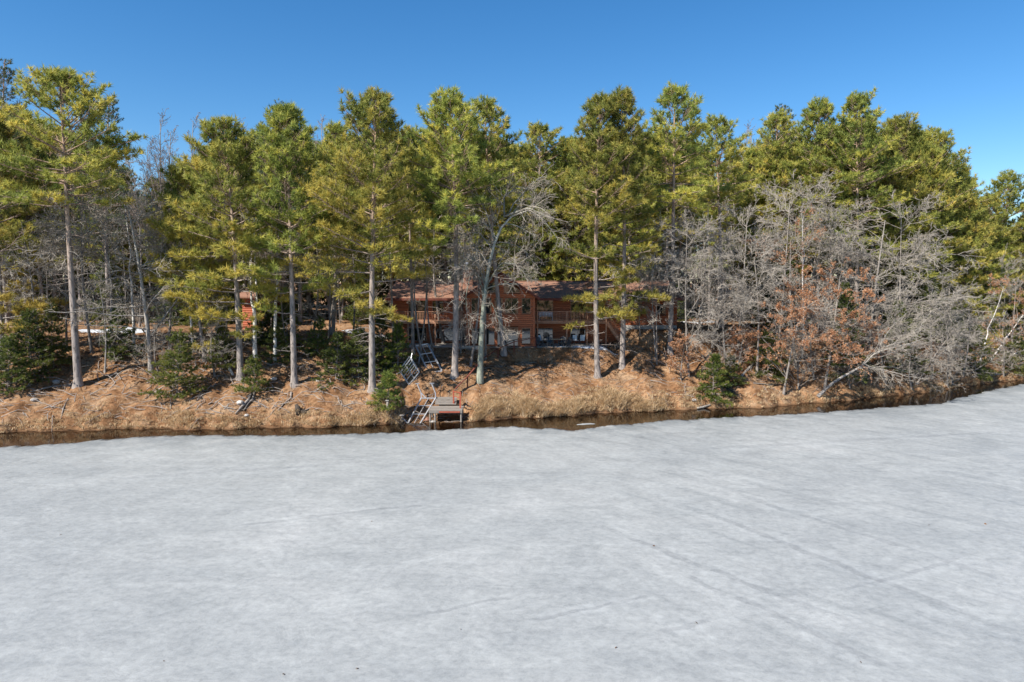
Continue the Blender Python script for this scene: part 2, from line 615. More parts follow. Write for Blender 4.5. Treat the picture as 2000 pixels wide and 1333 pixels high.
c3 = ramp(N, L, n3.outputs['Fac'], [(0.36, (0.80, 0.805, 0.815)), (0.5, (1.0, 1.0, 1.0)), (0.64, (1.17, 1.17, 1.17))])
cc = mix_rgb(N, L, 1.0, c.outputs['Color'], c2.outputs['Color'], 'MULTIPLY')
cc = mix_rgb(N, L, 1.0, cc, c3.outputs['Color'], 'MULTIPLY')
st = ramp(N, L, n4.outputs['Fac'], [(0.32, (0.84, 0.85, 0.86)), (0.46, (0.99, 0.99, 0.99)), (0.66, (1.07, 1.07, 1.07))])
sx_ = N.new('ShaderNodeSeparateXYZ')
L.new(v, sx_.inputs[0])
mx_ = N.new('ShaderNodeMapRange')
mx_.inputs['From Min'].default_value = 1.0
mx_.inputs['From Max'].default_value = 9.0
L.new(sx_.outputs['X'], mx_.inputs['Value'])
msk = N.new('ShaderNodeMath')
msk.operation = 'MULTIPLY'
msk.inputs[1].default_value = 0.9
L.new(mx_.outputs['Result'], msk.inputs[0])
cc2 = mix_rgb(N, L, 1.0, cc, st.outputs['Color'], 'MULTIPLY')
cc = mix_rgb(N, L, msk.outputs['Value'], cc, cc2)
st2 = ramp(N, L, n7.outputs['Fac'], [(0.36, (0.95, 0.952, 0.957)), (0.5, (1, 1, 1)), (0.68, (1.03, 1.03, 1.03))])
cc = mix_rgb(N, L, 1.0, cc, st2.outputs['Color'], 'MULTIPLY')
# healed cracks and old tracks
wp = noise(N, L, 0.25, 4, 0.6, v)
wv = mix_rgb(N, L, 1.0, v, wp.outputs['Color'], 'ADD')
vo = N.new('ShaderNodeTexVoronoi')
vo.feature = 'DISTANCE_TO_EDGE'
vo.inputs['Scale'].default_value = 0.055
L.new(wv, vo.inputs['Vector'])
ln = ramp(N, L, vo.outputs['Distance'], [(0.0, (0.95, 0.955, 0.96)), (0.006, (1.04, 1.04, 1.04)), (0.014, (1.0, 1.0, 1.0))])
cc = mix_rgb(N, L, 0.8, cc, mix_rgb(N, L, 1.0, cc, ln.outputs['Color'], 'MULTIPLY'))
def vmath(op, *args):
    n = N.new('ShaderNodeVectorMath')
    n.operation = op
    for i, q in enumerate(args):
        if hasattr(q, 'is_linked'):
            L.new(q, n.inputs[i])
        else:
            n.inputs[i].default_value = q
    return n


def smath(op, a_, b_=0.0, c_=0.0):
    n = N.new('ShaderNodeMath')
    n.operation = op
    for i, q in enumerate((a_, b_, c_)):
        if hasattr(q, 'is_linked'):
            L.new(q, n.inputs[i])
        else:
            n.inputs[i].default_value = q
    return n.outputs['Value']


wob = noise(N, L, 0.35, 3, 0.6, v)
brk = noise(N, L, 0.8, 4, 0.7, v)
brr = ramp(N, L, brk.outputs['Fac'], [(0.36, (0, 0, 0)), (0.52, (1, 1, 1))])
for (xa, ya, xb, yb, wdt, dk, lt) in [(430, 1032, 870, 983, 0.16, 0.877, 1.090), (800, 1205, 1010, 1170, 0.12, 0.859, 1.054), (1010, 1218, 1300, 1158, 0.10, 0.912, 1.108), (1150, 1020, 1720, 1245, 0.20, 0.877, 1.072),
                                      (1330, 985, 1990, 1240, 0.22, 0.867, 1.072), (1420, 960, 2010, 1150, 0.18, 0.885, 1.054), (1260, 1090, 1800, 1330, 0.18, 0.885, 1.063), (180, 940, 760, 900, 0.30, 0.947, 1.054), (1640, 1160, 1900, 1085, 0.14, 0.912, 1.072),
                                      (1280, 1240, 1470, 1190, 0.14, 0.912, 1.090), (1350, 880, 2010, 842, 0.35, 0.930, 1.090)]:
    A_, B_ = on_level(xa, ya), on_level(xb, yb)
    dx, dy = B_[0] - A_[0], B_[1] - A_[1]
    ll = math.hypot(dx, dy)
    rel = vmath('SUBTRACT', v, (A_[0], A_[1], 0)).outputs['Vector']
    al = vmath('DOT_PRODUCT', rel, (dx / ll, dy / ll, 0)).outputs['Value']
    ac = vmath('DOT_PRODUCT', rel, (-dy / ll, dx / ll, 0)).outputs['Value']
    ac = smath('ADD', ac, smath('MULTIPLY', smath('SUBTRACT', wob.outputs['Fac'], 0.5), 1.1))
    dst = smath('DIVIDE', smath('ABSOLUTE', ac), wdt * 4)
    pr_ = ramp(N, L, dst, [(0.0, (dk, dk, dk * 1.01)), (0.18, (dk, dk, dk * 1.01)), (0.30, (lt, lt, lt)), (0.55, (lt, lt, lt)), (1.0, (1, 1, 1))])
    ends = smath('MULTIPLY', smath('SMOOTH_MIN', 1.0, smath('MAXIMUM', smath('DIVIDE', al, ll * 0.15), 0.0), 0.1), smath('SMOOTH_MIN', 1.0, smath('MAXIMUM', smath('DIVIDE', smath('SUBTRACT', ll, al), ll * 0.15), 0.0), 0.1))
    fac = smath('MULTIPLY', smath('MINIMUM', ends, 1.0), brr.outputs['Color'])
    cc = mix_rgb(N, L, fac, cc, mix_rgb(N, L, 1.0, cc, pr_.outputs['Color'], 'MULTIPLY'))
at_ = N.new('ShaderNodeAttribute')
at_.attribute_name = 'tint'
thin = mix_rgb(N, L, 1.0, cc, (0.58, 0.61, 0.64), 'MULTIPLY')
n6 = noise(N, L, 0.35, 7, 0.7, vs, 0.8)
ms = N.new('ShaderNodeMath')
ms.operation = 'MULTIPLY'
L.new(at_.outputs['Fac'], ms.inputs[0])
rr = ramp(N, L, n6.outputs['Fac'], [(0.38, (0, 0, 0)), (0.58, (1, 1, 1))])
L.new(rr.outputs['Color'], ms.inputs[1])
cc = mix_rgb(N, L, ms.outputs['Value'], cc, thin)
L.new(cc, b.inputs['Base Color'])
rg = ramp(N, L, n2.outputs['Fac'], [(0.3, (0.42,) * 3), (0.7, (0.75,) * 3)])
L.new(rg.outputs['Color'], b.inputs['Roughness'])
bm1 = N.new('ShaderNodeBump')
bm1.inputs['Strength'].default_value = 0.35
bm1.inputs['Distance'].default_value = 0.12
L.new(n2.outputs['Fac'], bm1.inputs['Height'])
bm2 = N.new('ShaderNodeBump')
bm2.inputs['Strength'].default_value = 0.35
bm2.inputs['Distance'].default_value = 0.03
L.new(n3.outputs['Fac'], bm2.inputs['Height'])
L.new(bm1.outputs['Normal'], bm2.inputs['Normal'])
L.new(bm2.outputs['Normal'], b.inputs['Normal'])
M['ice'] = m

# shallow tea-coloured open water
m = bpy.data.materials.new('lake_water')
m.use_nodes = True
N, L = m.node_tree.nodes, m.node_tree.links
N.remove(N['Principled BSDF'])
tr = N.new('ShaderNodeBsdfTransparent')
tr.inputs['Color'].default_value = (0.24, 0.205, 0.165, 1)
gl = N.new('ShaderNodeBsdfGlossy')
gl.inputs['Roughness'].default_value = 0.04
gl.inputs['Color'].default_value = (1, 1, 1, 1)
fr = N.new('ShaderNodeFresnel')
fr.inputs['IOR'].default_value = 1.33
mx = N.new('ShaderNodeMixShader')
nz = noise(N, L, 2.2, 3, 0.5, coords(N, L, (0.6, 1.6, 1)))
bn = N.new('ShaderNodeBump')
bn.inputs['Strength'].default_value = 0.12
bn.inputs['Distance'].default_value = 0.05
L.new(nz.outputs['Fac'], bn.inputs['Height'])
L.new(bn.outputs['Normal'], gl.inputs['Normal'])
L.new(bn.outputs['Normal'], fr.inputs['Normal'])
L.new(fr.outputs['Fac'], mx.inputs['Fac'])
L.new(tr.outputs['BSDF'], mx.inputs[1])
L.new(gl.outputs['BSDF'], mx.inputs[2])
L.new(mx.outputs['Shader'], N['Material Output'].inputs['Surface'])
M['water'] = m

# ------------------------------------------------------------------ the setting
gx = np.concatenate([[-2400, -1200, -600, -300, -160, -110, -85], np.arange(-70, 78, 0.36), [80, 85, 92, 100, 110, 135, 180, 320, 640, 1250, 2400]])
gs = np.concatenate([np.arange(-9, 0, 0.5), np.arange(0, 20, 0.30), np.arange(20, 64, 1.1), [70, 85, 110, 160, 260, 500, 1000, 2400]])
GX, GS = np.meshgrid(gx, gs)
GY = shore_y(GX) + GS
GZ = ground(GX, GY)
nr, nc = GX.shape
ii = np.arange(nr * nc).reshape(nr, nc)
Q = np.stack([ii[:-1, :-1], ii[:-1, 1:], ii[1:, 1:], ii[1:, :-1]], -1).reshape(-1, 4)
tag(link('terrain', mesh_np('terrain', np.stack([GX, GY, GZ], -1).reshape(-1, 3), Q=Q, mat=M['ground'], smooth_shade=True)), kind='structure')

# ice sheet with a real edge
ix = np.concatenate([[-2400, -900, -300, -120], np.arange(-75, 110, 0.12), [140, 300, 900, 2400]])
rows = [0.0, 0.6, 1.5, 3.0, 6.0, 12.0, 30.0]
ey = ice_y(ix)
V, A = [], []
V.append(np.stack([ix, ey, np.full_like(ix, -0.12)], -1))
A.append(np.full_like(ix, 1.0))
V.append(np.stack([ix, ey, np.full_like(ix, 0.03)], -1))
A.append(np.full_like(ix, 1.0))
for rr_ in rows[1:]:
    V.append(np.stack([ix, ey - rr_, np.full_like(ix, 0.035)], -1))
    A.append(np.full_like(ix, max(0.0, 1 - rr_ / 5.0)))
V.append(np.stack([ix, np.full_like(ix, -2400.0), np.full_like(ix, 0.035)], -1))
A.append(np.zeros_like(ix))
k = len(ix)
ii = np.arange(len(V) * k).reshape(len(V), k)
Q = np.stack([ii[:-1, :-1], ii[1:, :-1], ii[1:, 1:], ii[:-1, 1:]], -1).reshape(-1, 4)
tag(link('lake_ice', mesh_np('lake_ice', np.concatenate(V), Q=Q, mat=M['ice'], attr=np.concatenate(A))), kind='structure')

m, N, L, b = new_mat('thin_ice', 0.25, 0.5)
nf = noise(N, L, 1.4, 7, 0.7, coords(N, L))
rf_ = ramp(N, L, nf.outputs['Fac'], [(0.35, (0.10, 0.105, 0.105)), (0.65, (0.22, 0.23, 0.235))])
L.new(rf_.outputs['Color'], b.inputs['Base Color'])
M['thin_ice'] = m
fx_ = np.arange(-60, 100, 0.10)
fw = np.clip(0.9 * vnoise(fx_ * 0.6, fx_ * 0 + 9.1, 41) + 0.5 * vnoise(fx_ * 1.9, fx_ * 0 + 5.1, 42) + 0.35 * vnoise(fx_ * 5.3, fx_ * 0 + 2.1, 43) - 0.02, -0.4, 0.6)
fy = np.minimum(ice_y(fx_) + fw, shore_y(fx_) - 0.2)
V = np.concatenate([np.stack([fx_, ice_y(fx_) - 0.6, np.full_like(fx_, 0.0)], -1), np.stack([fx_, fy, np.full_like(fx_, -0.004)], -1), np.stack([fx_, fy, np.full_like(fx_, -0.06)], -1)])
k = len(fx_)
i0 = np.arange(k - 1)
tag(link('thin_ice', mesh_np('thin_ice', V, Q=np.concatenate([np.stack([i0, i0 + 1, i0 + 1 + k, i0 + k], -1), np.stack([i0 + k, i0 + 1 + k, i0 + 1 + 2 * k, i0 + 2 * k], -1)]), mat=M['thin_ice'])), kind='structure')

wx = np.concatenate([[-2400, -300], np.arange(-75, 111, 1.0), [300, 2400]])
V = np.concatenate([np.stack([wx, ice_y(wx) - 1.2, np.full_like(wx, -0.03)], -1), np.stack([wx, shore_y(wx) + 0.6, np.full_like(wx, -0.03)], -1)])
k = len(wx)
i0 = np.arange(k - 1)
tag(link('water', mesh_np('water', V, Q=np.stack([i0, i0 + 1, i0 + 1 + k, i0 + k], -1), mat=M['water'])), kind='structure')


def blob_sheet(name, cx, cy, rx, ry, mat, lift, seed, rot=0.0, flat=None, n=36):
    """a low irregular mound lying on the ground (snow) or afloat (ice)"""
    rg_ = np.random.default_rng(seed)
    a = np.linspace(0, 2 * np.pi, n, endpoint=False)
    ph = rg_.uniform(0, 6.28, 5)
    rad = 1 + 0.22 * np.sin(2 * a + ph[0]) + 0.16 * np.sin(3 * a + ph[1]) + 0.11 * np.sin(5 * a + ph[2]) + 0.08 * np.sin(9 * a + ph[3])
    V = []
    for q in (1.0, 0.85, 0.55, 0.25):
        x, y = rx * q * rad * np.cos(a), ry * q * rad * np.sin(a)
        X = cx + x * math.cos(rot) - y * math.sin(rot)
        Y = cy + x * math.sin(rot) + y * math.cos(rot)
        h = (0.0 if q == 1.0 else lift * (0.7 + 0.3 * (1 - q)))
        Z = (ground(X, Y) - (0.03 if q == 1.0 else 0)) + h if flat is None else np.full_like(X, flat + (h if q < 1 else -0.08))
        V.append(np.stack([X, Y, Z], -1))
    cz = (float(ground(cx, cy)) if flat is None else flat) + lift
    V = np.concatenate(V + [np.array([[cx, cy, cz]])])
    Q = []
    for rr in range(3):
        i = np.arange(n)
        j = (i + 1) % n
        Q.append(np.stack([rr * n + i, rr * n + j, (rr + 1) * n + j, (rr + 1) * n + i], -1))
    i = np.arange(n)
    T = np.stack([3 * n + i, 3 * n + (i + 1) % n, np.full(n, 4 * n)], -1)
    return link(name, mesh_np(name, V, T=T, Q=np.concatenate(Q), mat=mat, smooth_shade=True))


for px, py, rx, ry, sd in [(1150, 678, 3.0, 0.9, 1), (712, 652, 2.3, 1.1, 3), (215, 647, 4.6, 2.4, 4), (1370, 631, 3.0, 0.6, 5), (272, 645, 1.6, 0.9, 6)]:
    p = hit(px, py)
    tag(blob_sheet('snow_patch', p.x, p.y, rx, ry, M['snow'], 0.09, sd, 0.1), kind='structure')
for px, py, rx, ry, sd in [(1145, 828, 0.75, 0.28, 11)]:
    x, y = on_level(px, py)
    tag(blob_sheet('floating_ice', x, y, rx, ry, M['ice'], 0.02, sd, 0.2, flat=-0.02),
        {11: 'jagged ice floe in the open water right of the dock', 13: 'tiny white ice scrap in open water near the right bank', 15: 'grey ice floe in the dark water under overhanging branches'}[sd], 'ice floe', None)

# ------------------------------------------------------------------ the lodge
YM, YW = 76.0, 72.0
XL, XR = Xat(770, YM), Xat(1320, YM)
WL, WR = Xat(912, YW), Xat(1043, YW)
Z0, ZE = 5.36, 10.45
ZD = Zat(627, 74.2)
lodge = thing('log_lodge', 'long brown-roofed log lodge with balconies behind the pines on the bank', 'house', (XL, YM, Z0))
LO = Vector((XL, YM, Z0))


def lb(mb, name, mat, parent=None, sm=False, label=None):
    """link a mesh given in place coordinates as a part of the lodge (or a sub-part)"""
    mb.V = [(x - LO.x, y - LO.y, z - LO.z) for x, y, z in mb.V]
    o = mb.build(name, mat, parent or lodge, sm)
    if label:
        o['label'] = label
    return o


RIDGE_Y, RIDGE_Z = 81.6, 12.3
w = MB()
w.box(XL, XR, YM, 87.2, Z0 - 0.6, ZE)
w.add([(XL, YM, ZE), (XL, 87.2, ZE), (XL, RIDGE_Y, RIDGE_Z - 0.2), (XR, YM, ZE), (XR, 87.2, ZE), (XR, RIDGE_Y, RIDGE_Z - 0.2)],
      [(0, 2, 1), (3, 4, 5)])
wall_main = lb(w, 'wall', M['siding_gap'])
APX, APZ = (WL + WR) / 2, Zat(533, YW)
EWZ = Zat(577, YW)
w = MB()
w.prism([(WL, Z0 - 0.6), (WR, Z0 - 0.6), (WR, EWZ), (APX, APZ), (WL, EWZ)], YW, YM - 0.01)
wall_wing = lb(w, 'wall', M['siding_gap'], label='gabled wing wall with tall windows facing the lake')

# windows: (x0, x1, top, bottom) in picture measurements, with the wall's distance
OPEN_MAIN = [(1048, 1080, 586, 627), (1114, 1144, 587, 627), (1045, 1080, 641, 668), (1114, 1144, 641, 661), (798, 832, 586, 627), (845, 866, 588, 612), (884, 906, 588, 612),
             (797, 833, 640, 666), (846, 862, 642, 662), (866, 908, 640, 667), (1236, 1254, 597, 614), (1282, 1300, 597, 614)]
OPEN_WING = [(948, 960, 583, 613), (966, 982, 583, 613), (986, 1012, 583, 613), (1019, 1036, 583, 613), (921, 936, 583, 613), (948, 966, 642, 674), (971, 1012, 640, 676), (1019, 1036, 641, 672), (921, 938, 642, 672)]


def opening(o, Y):
    return Xat(o[0], Y), Xat(o[1], Y), Zat(o[3], Y), Zat(o[2], Y)


def window(o, Y):
    x0, x1, z0, z1 = opening(o, Y)
    t = 0.05
    f = MB()
    y0, y1 = Y - 0.095, Y + 0.01
    f.box(x0, x0 + t, y0, y1, z0, z1)
    f.box(x1 - t, x1, y0, y1, z0, z1)
    f.box(x0 + t, x1 - t, y0, y1, z1 - t, z1)
    f.box(x0 + t, x1 - t, y0, y1, z0, z0 + t)
    fo = lb(f, 'window', M['trim'])
    nw = 2 if x1 - x0 > 1.2 else 1
    dx = (x1 - x0 - 2 * t - 0.05 * (nw - 1)) / nw
    for i in range(nw):
        a = x0 + t + i * (dx + 0.05)
        lb(MB().box(a, a + dx, Y - 0.045 - 0.012 * i, Y - 0.015 - 0.012 * i, z0 + t, z1 - t), 'pane', M['glass'], fo)
        if i:
            lb(MB().box(a - 0.05, a, Y - 0.08, Y - 0.01, z0 + t, z1 - t), 'mullion', M['trim'], fo)


for o in OPEN_MAIN:
    window(o, YM)
for o in OPEN_WING:
    window(o, YW)
# gable glass either side of the king post
slope = (APZ - EWZ) / (WR - APX)
for sgn in (-1, 1):
    xa, xb = APX + sgn * 0.35, APX + sgn * 2.05
    zb = EWZ + 0.22
    za_, zb_ = APZ - 0.35 * slope - 0.45, APZ - 2.05 * slope - 0.45
    f = MB().prism([(xa, zb), (xb, zb), (xb, zb_), (xa, za_)][::sgn], YW - 0.075, YW - 0.002)
    fo = lb(f, 'window', M['trim'])
    e = 0.07
    p = MB().prism([(xa + sgn * e, zb + e), (xb - sgn * e, zb + e), (xb - sgn * e, zb_ - e * 0.6), (xa + sgn * e, za_ - e * 1.2)][::sgn], YW - 0.095, YW - 0.078)
    lb(p, 'pane', M['glass'], fo)

# log siding, board by board
boards = []
CH = 0.215


def courses(xa, xb, za, zb, Y, ops, wall, lim=None):
    z = za
    while z < zb - 0.05:
        x0, x1 = xa, xb
        if lim:
            x0, x1 = lim(z + CH * 0.9)
        cuts = sorted((a, b) for a, b, c, d in ops if c < z + CH * 0.75 and d > z + CH * 0.25)
        x = x0
        for a, b in cuts + [(x1, x1)]:
            if min(a, x1) - x > 0.06:
                boards.append((x, min(a, x1), Y, z, wall))
            x = max(x, b)
        z += CH


ops_m = [opening(o, YM) for o in OPEN_MAIN]
ops_w = [opening(o, YW) for o in OPEN_WING]
courses(XL, WL, Z0 + 0.05, ZE - 0.15, YM, ops_m, wall_main)
courses(WR, Xat(1215, YM), Z0 + 0.05, ZE - 0.15, YM, ops_m, wall_main)
courses(Xat(1215, YM), XR, 7.42, ZE - 0.15, YM, ops_m, wall_main)
courses(WL, WR, Z0 + 0.05, EWZ, YW, ops_w, wall_wing)
courses(WL, WR, EWZ + 0.02, APZ - 0.2, YW, [(APX - 2.05, APX - 0.35, EWZ + 0.1, APZ - 1.1), (APX + 0.35, APX + 2.05, EWZ + 0.1, APZ - 1.1)], wall_wing,
        lambda zt: (APX - max(0, (APZ - zt)) / slope, APX + max(0, (APZ - zt)) / slope))
prof = [(0.0, 0.0), (-0.045, 0.01), (-0.075, 0.07), (-0.07, 0.15), (-0.04, CH - 0.012), (0.0, CH - 0.004)]


def board_mesh():
    n = len(prof)
    vs = [(0, y, z) for y, z in prof] + [(1, y, z) for y, z in prof]
    fs = [(i, i + n, i + 1 + n, i + 1) for i in range(n - 1)] + [tuple(range(n)), tuple(range(2 * n - 1, n - 1, -1))]
    me = bpy.data.meshes.new('siding_board')
    me.from_pydata(vs, [], fs)
    me.materials.append(M['log_siding'])
    me.update()
    return me


bm_ = board_mesh()
boards.sort(key=lambda q: -(q[1] - q[0]))
rest = MB()
for i, (xa, xb, Y, z, wl_) in enumerate(boards):
    if i < 285:
        o = link('siding_board', bm_, wl_, (xa - LO.x, Y - LO.y, z - LO.z))
        o.scale = (xb - xa, 1, 1)
    else:
        rest.prism([(xa, z), (xb, z), (xb, z + CH - 0.01), (xa, z + CH - 0.01)], Y - 0.07, Y)
if rest.V:
    tag(lb(rest, 'short_siding', M['log_siding'], wall_wing), kind='stuff')
# siding of the end walls and the wing's flanks
endb = MB()
z = Z0 + 0.05
while z < ZE - 0.1:
    for x_, sg in ((XL, -1), (XR, 1)):
        endb.box(min(x_, x_ + sg * 0.06), max(x_, x_ + sg * 0.06), YM, 87.2, z, z + CH - 0.015)
    for x_, sg in ((WL, -1), (WR, 1)):
        endb.box(min(x_, x_ + sg * 0.06), max(x_, x_ + sg * 0.06), YW, YM - 0.08, z, z + CH - 0.015)
    z += CH
tag(lb(endb, 'end_siding', M['log_siding'], wall_main), kind='stuff')
for x_ in (WL, WR):
    lb(MB().box(x_ - 0.10, x_ + 0.10, YW - 0.11, YW + 0.1, Z0 - 0.1, EWZ), 'corner_post', M['log_siding'], wall_wing)
for x_ in (XL, XR):
    lb(MB().box(x_ - 0.10, x_ + 0.10, YM - 0.11, YM + 0.1, Z0 - 0.1, ZE - 0.02), 'corner_post', M['log_siding'], wall_main)
lb(MB().box(Xat(1215, YM), XR + 0.08, YM - 0.16, YM - 0.01, 6.3, 7.42), 'foundation', M['stone'])

# roofs
ro = MB()
EY, EZ = 74.5, ZE + 0.02
def roof_slab(mb, a, b, c, d, th):
    a, b, c, d = map(Vector, (a, b, c, d))
    dn = Vector((0, 0, -th))
    mb.add([a, b, c, d, a + dn, b + dn, c + dn, d + dn], [(0, 1, 2, 3), (7, 6, 5, 4), (0, 4, 5, 1), (1, 5, 6, 2), (2, 6, 7, 3), (3, 7, 4, 0)])
RX0, RX1 = XL - 0.7, XR + 0.7
roof_slab(ro, (RX0, EY, EZ), (RX1, EY, EZ), (RX1, RIDGE_Y, RIDGE_Z), (RX0, RIDGE_Y, RIDGE_Z), 0.2)
roof_slab(ro, (RX0, RIDGE_Y, RIDGE_Z), (RX1, RIDGE_Y, RIDGE_Z), (RX1, 88.7, EZ), (RX0, 88.7, EZ), 0.2)
roof_main = lb(ro, 'roof', M['shingle'])
lb(MB().box(RX0, RX1, EY - 0.04, EY - 0.003, EZ - 0.26, EZ - 0.01), 'fascia', M['maroon_wood'], roof_main)
lb(MB().bar((RX0, RIDGE_Y, RIDGE_Z + 0.03), (RX1, RIDGE_Y, RIDGE_Z + 0.03), 0.35, 0.07), 'ridge_cap', M['shingle'], roof_main)
ro = MB()
ov = 0.55
for sgn in (-1, 1):
    xe = APX + sgn * (WR - APX + ov)
    ze = EWZ - ov * slope + 0.12
    roof_slab(ro, (xe, YW - 0.9, ze), (APX, YW - 0.9, APZ + 0.12), (APX, 83.0, APZ + 0.12), (xe, 83.0, ze), 0.18) if sgn < 0 else \
        roof_slab(ro, (APX, YW - 0.9, APZ + 0.12), (xe, YW - 0.9, ze), (xe, 83.0, ze), (APX, 83.0, APZ + 0.12), 0.18)
roof_wing = lb(ro, 'roof', M['shingle'], label='gable roof over the lake-facing wing')
for sgn in (-1, 1):
    xe = APX + sgn * (WR - APX + ov)
    lb(MB().bar((xe, YW - 0.93, EWZ - ov * slope), (APX, YW - 0.93, APZ), 0.05, 0.24, (0, 0, 1)), 'bargeboard', M['maroon_wood'], roof_wing)

# chimney chase with a metal cap
cx0, cx1 = Xat(906, 80), Xat(924, 80)
ch = lb(MB().box(cx0, cx1, 79.2, 80.4, 10.9, Zat(527, 79.2)), 'chimney', M['brick_red'])
zc = Zat(527, 79.2)
lb(MB().box(cx0 - 0.1, cx1 + 0.1, 79.1, 80.5, zc, zc + 0.1), 'chimney_cap', M['metal_cap'], ch)
lb(MB().tube([(cx0 + 0.4, 79.8, zc + 0.1), (cx0 + 0.4, 79.8, zc + 0.65)], [0.2, 0.2], 10).tube([(cx0 + 0.4, 79.8, zc + 0.65), (cx0 + 0.4, 79.8, zc + 0.85)], [0.34, 0.1], 10), 'flue', M['metal_cap'], ch)


# balconies
baluster_me = MB().box(-0.02, 0.02, -0.02, 0.02, 0, 0.86).mesh('baluster', M['deck_wood'])
post_mes = {}


def balcony(xa, xb, Yf, posts, label):
    d = MB().box(xa, xb, Yf, YM - 0.1, ZD - 0.12, ZD)
    do = lb(d, 'balcony', M['deck_wood'], label=label)
    lb(MB().box(xa, xb, Yf - 0.05, Yf - 0.002, ZD - 0.32, ZD + 0.02), 'rim_board', M['deck_wood'], do)
    j = xa + 0.3
    while j < xb:
        lb(MB().box(j, j + 0.05, Yf + 0.01, YM - 0.12, ZD - 0.32, ZD - 0.123), 'joist', M['deck_wood'], do)
        j += 0.6
    lb(MB().box(xa, xb, Yf - 0.03, Yf + 0.09, ZD + 0.98, ZD + 1.03), 'top_rail', M['deck_wood'], do)
    lb(MB().box(xa, xb, Yf + 0.005, Yf + 0.055, ZD + 0.08, ZD + 0.12), 'bottom_rail', M['deck_wood'], do)
    x = xa + 0.08
    while x < xb:
        link('baluster', baluster_me, do, (x - LO.x, Yf + 0.03 - LO.y, ZD + 0.12 - LO.z))
        x += 0.165
    for px in posts:
        x = Xat(px, Yf)
        gz = float(ground(x, Yf)) - 0.1
        lb(MB().box(x - 0.075, x + 0.075, Yf - 0.11, Yf - 0.055, gz, ZD + 1.08), 'support_post', M['deck_wood'], do)


balcony(Xat(773, 74.2), WL - 0.12, 74.2, (775, 797, 850, 900), 'balcony left of the gabled wing')
RBX = Xat(1186, 74.2)
balcony(WR + 0.12, RBX, 74.2, (1050, 1107, 1147, 1184), 'balcony right of the gabled wing')

# stair from the right balcony down to the bank
st = MB()
nst = 6
sx1 = Xat(1213, 74.2)
zlow = float(ground(sx1, 74.6)) + 0.05
sta = MB().bar((RBX, 74.2, ZD - 0.15), (sx1, 74.2, zlow), 0.06, 0.3).bar((RBX, 75.3, ZD - 0.15), (sx1, 75.3, zlow), 0.06, 0.3)
so = lb(sta, 'stair', M['deck_wood'])
for i in range(nst):
    q = (i + 0.5) / nst
    x = RBX + (sx1 - RBX) * q
    z = ZD - 0.1 + (zlow - ZD + 0.1) * q
    lb(MB().box(x - 0.16, x + 0.16, 74.24, 75.26, z, z + 0.045), 'tread', M['deck_wood'], so)
lb(MB().bar((RBX, 74.17, ZD + 0.95), (sx1, 74.17, zlow + 1.0), 0.1, 0.05), 'handrail', M['deck_wood'], so)
for i in range(11):
    q = (i + 0.5) / 11
    o = link('baluster', baluster_me, so, (RBX + (sx1 - RBX) * q - LO.x, 74.17 - LO.y, ZD + 0.05 + (zlow - ZD) * q - LO.z))

# patio slab in front of and under the lodge, low wall left of the gable
tag(MB().box(XL - 0.4, 9.4, 71.7, 76.0, 5.05, 5.395).build('patio_paving', M['concrete']), kind='structure')
p = MB()
x = Xat(893, 71)
pw = thing('low_retaining_wall', 'low tan stone wall edging the patio left of the gabled wing', 'wall', (x, 70.9, 4.6))
for row in range(3):
    xx = -0.15 * (row % 2)
    while xx < 2.5:
        wd = random.uniform(0.38, 0.55)
        link('stone', MB().box(xx, xx + wd - 0.02, -0.02 * random.random(), 0.34, row * 0.33, row * 0.33 + 0.31).mesh('stone', M['concrete']), pw)
        xx += wd

# the small red cabin in the wood on the left
CY = 84.0
cxa, cxb = Xat(474, CY), Xat(516, CY)
cz0, cz1 = Zat(645, CY), Zat(579, CY)
cab = thing('red_cabin', 'small red cabin behind the birches in the left wood', 'cabin', (cxa, CY, cz0))


def cb_(mb, name, mat, parent=None):
    mb.V = [(x - cxa, y - CY, z - cz0) for x, y, z in mb.V]
    return mb.build(name, mat, parent or cab)


cw = cb_(MB().box(cxa, cxb, CY, CY + 6, cz0 - 0.8, cz1), 'wall', M['siding_gap'])
z = cz0
me_b = bm_
red_board = bm_.copy()
red_board.materials[0] = simple('red_cabin_siding', (0.34, 0.075, 0.03), (0.46, 0.12, 0.05), 2.5, 0.55, 0.3, rnd=0.12)
while z < cz1 - 0.1:
    o = link('siding_board', red_board, cw, (0, 0, z - cz0))
    o.scale = (cxb - cxa, 1, 1)
    z += CH
rf = MB()
roof_slab(rf, (cxa - 0.5, CY - 0.8, cz1 - 0.05), (cxb + 0.5, CY - 0.8, cz1 - 0.05), (cxb + 0.5, CY + 3, cz1 + 1.1), (cxa - 0.5, CY + 3, cz1 + 1.1), 0.18)
roof_slab(rf, (cxa - 0.5, CY + 3, cz1 + 1.1), (cxb + 0.5, CY + 3, cz1 + 1.1), (cxb + 0.5, CY + 6.8, cz1 - 0.05), (cxa - 0.5, CY + 6.8, cz1 - 0.05), 0.18)
cb_(rf, 'roof', M['shingle'])
cd = cb_(MB().box(cxa - 0.2, cxa + 2.9, CY - 1.6, CY - 0.09, cz0 - 0.25, cz0 - 0.05), 'porch_deck', red_board.materials[0])
fo = cb_(MB().box(cxa + 1.2, cxa + 2.2, CY - 0.12, CY - 0.076, cz0 + 1.0, cz0 + 2.2), 'window', M['trim'])
cb_(MB().box(cxa + 1.28, cxa + 2.12, CY - 0.14, CY - 0.123, cz0 + 1.08, cz0 + 2.12), 'pane', M['glass'], fo)

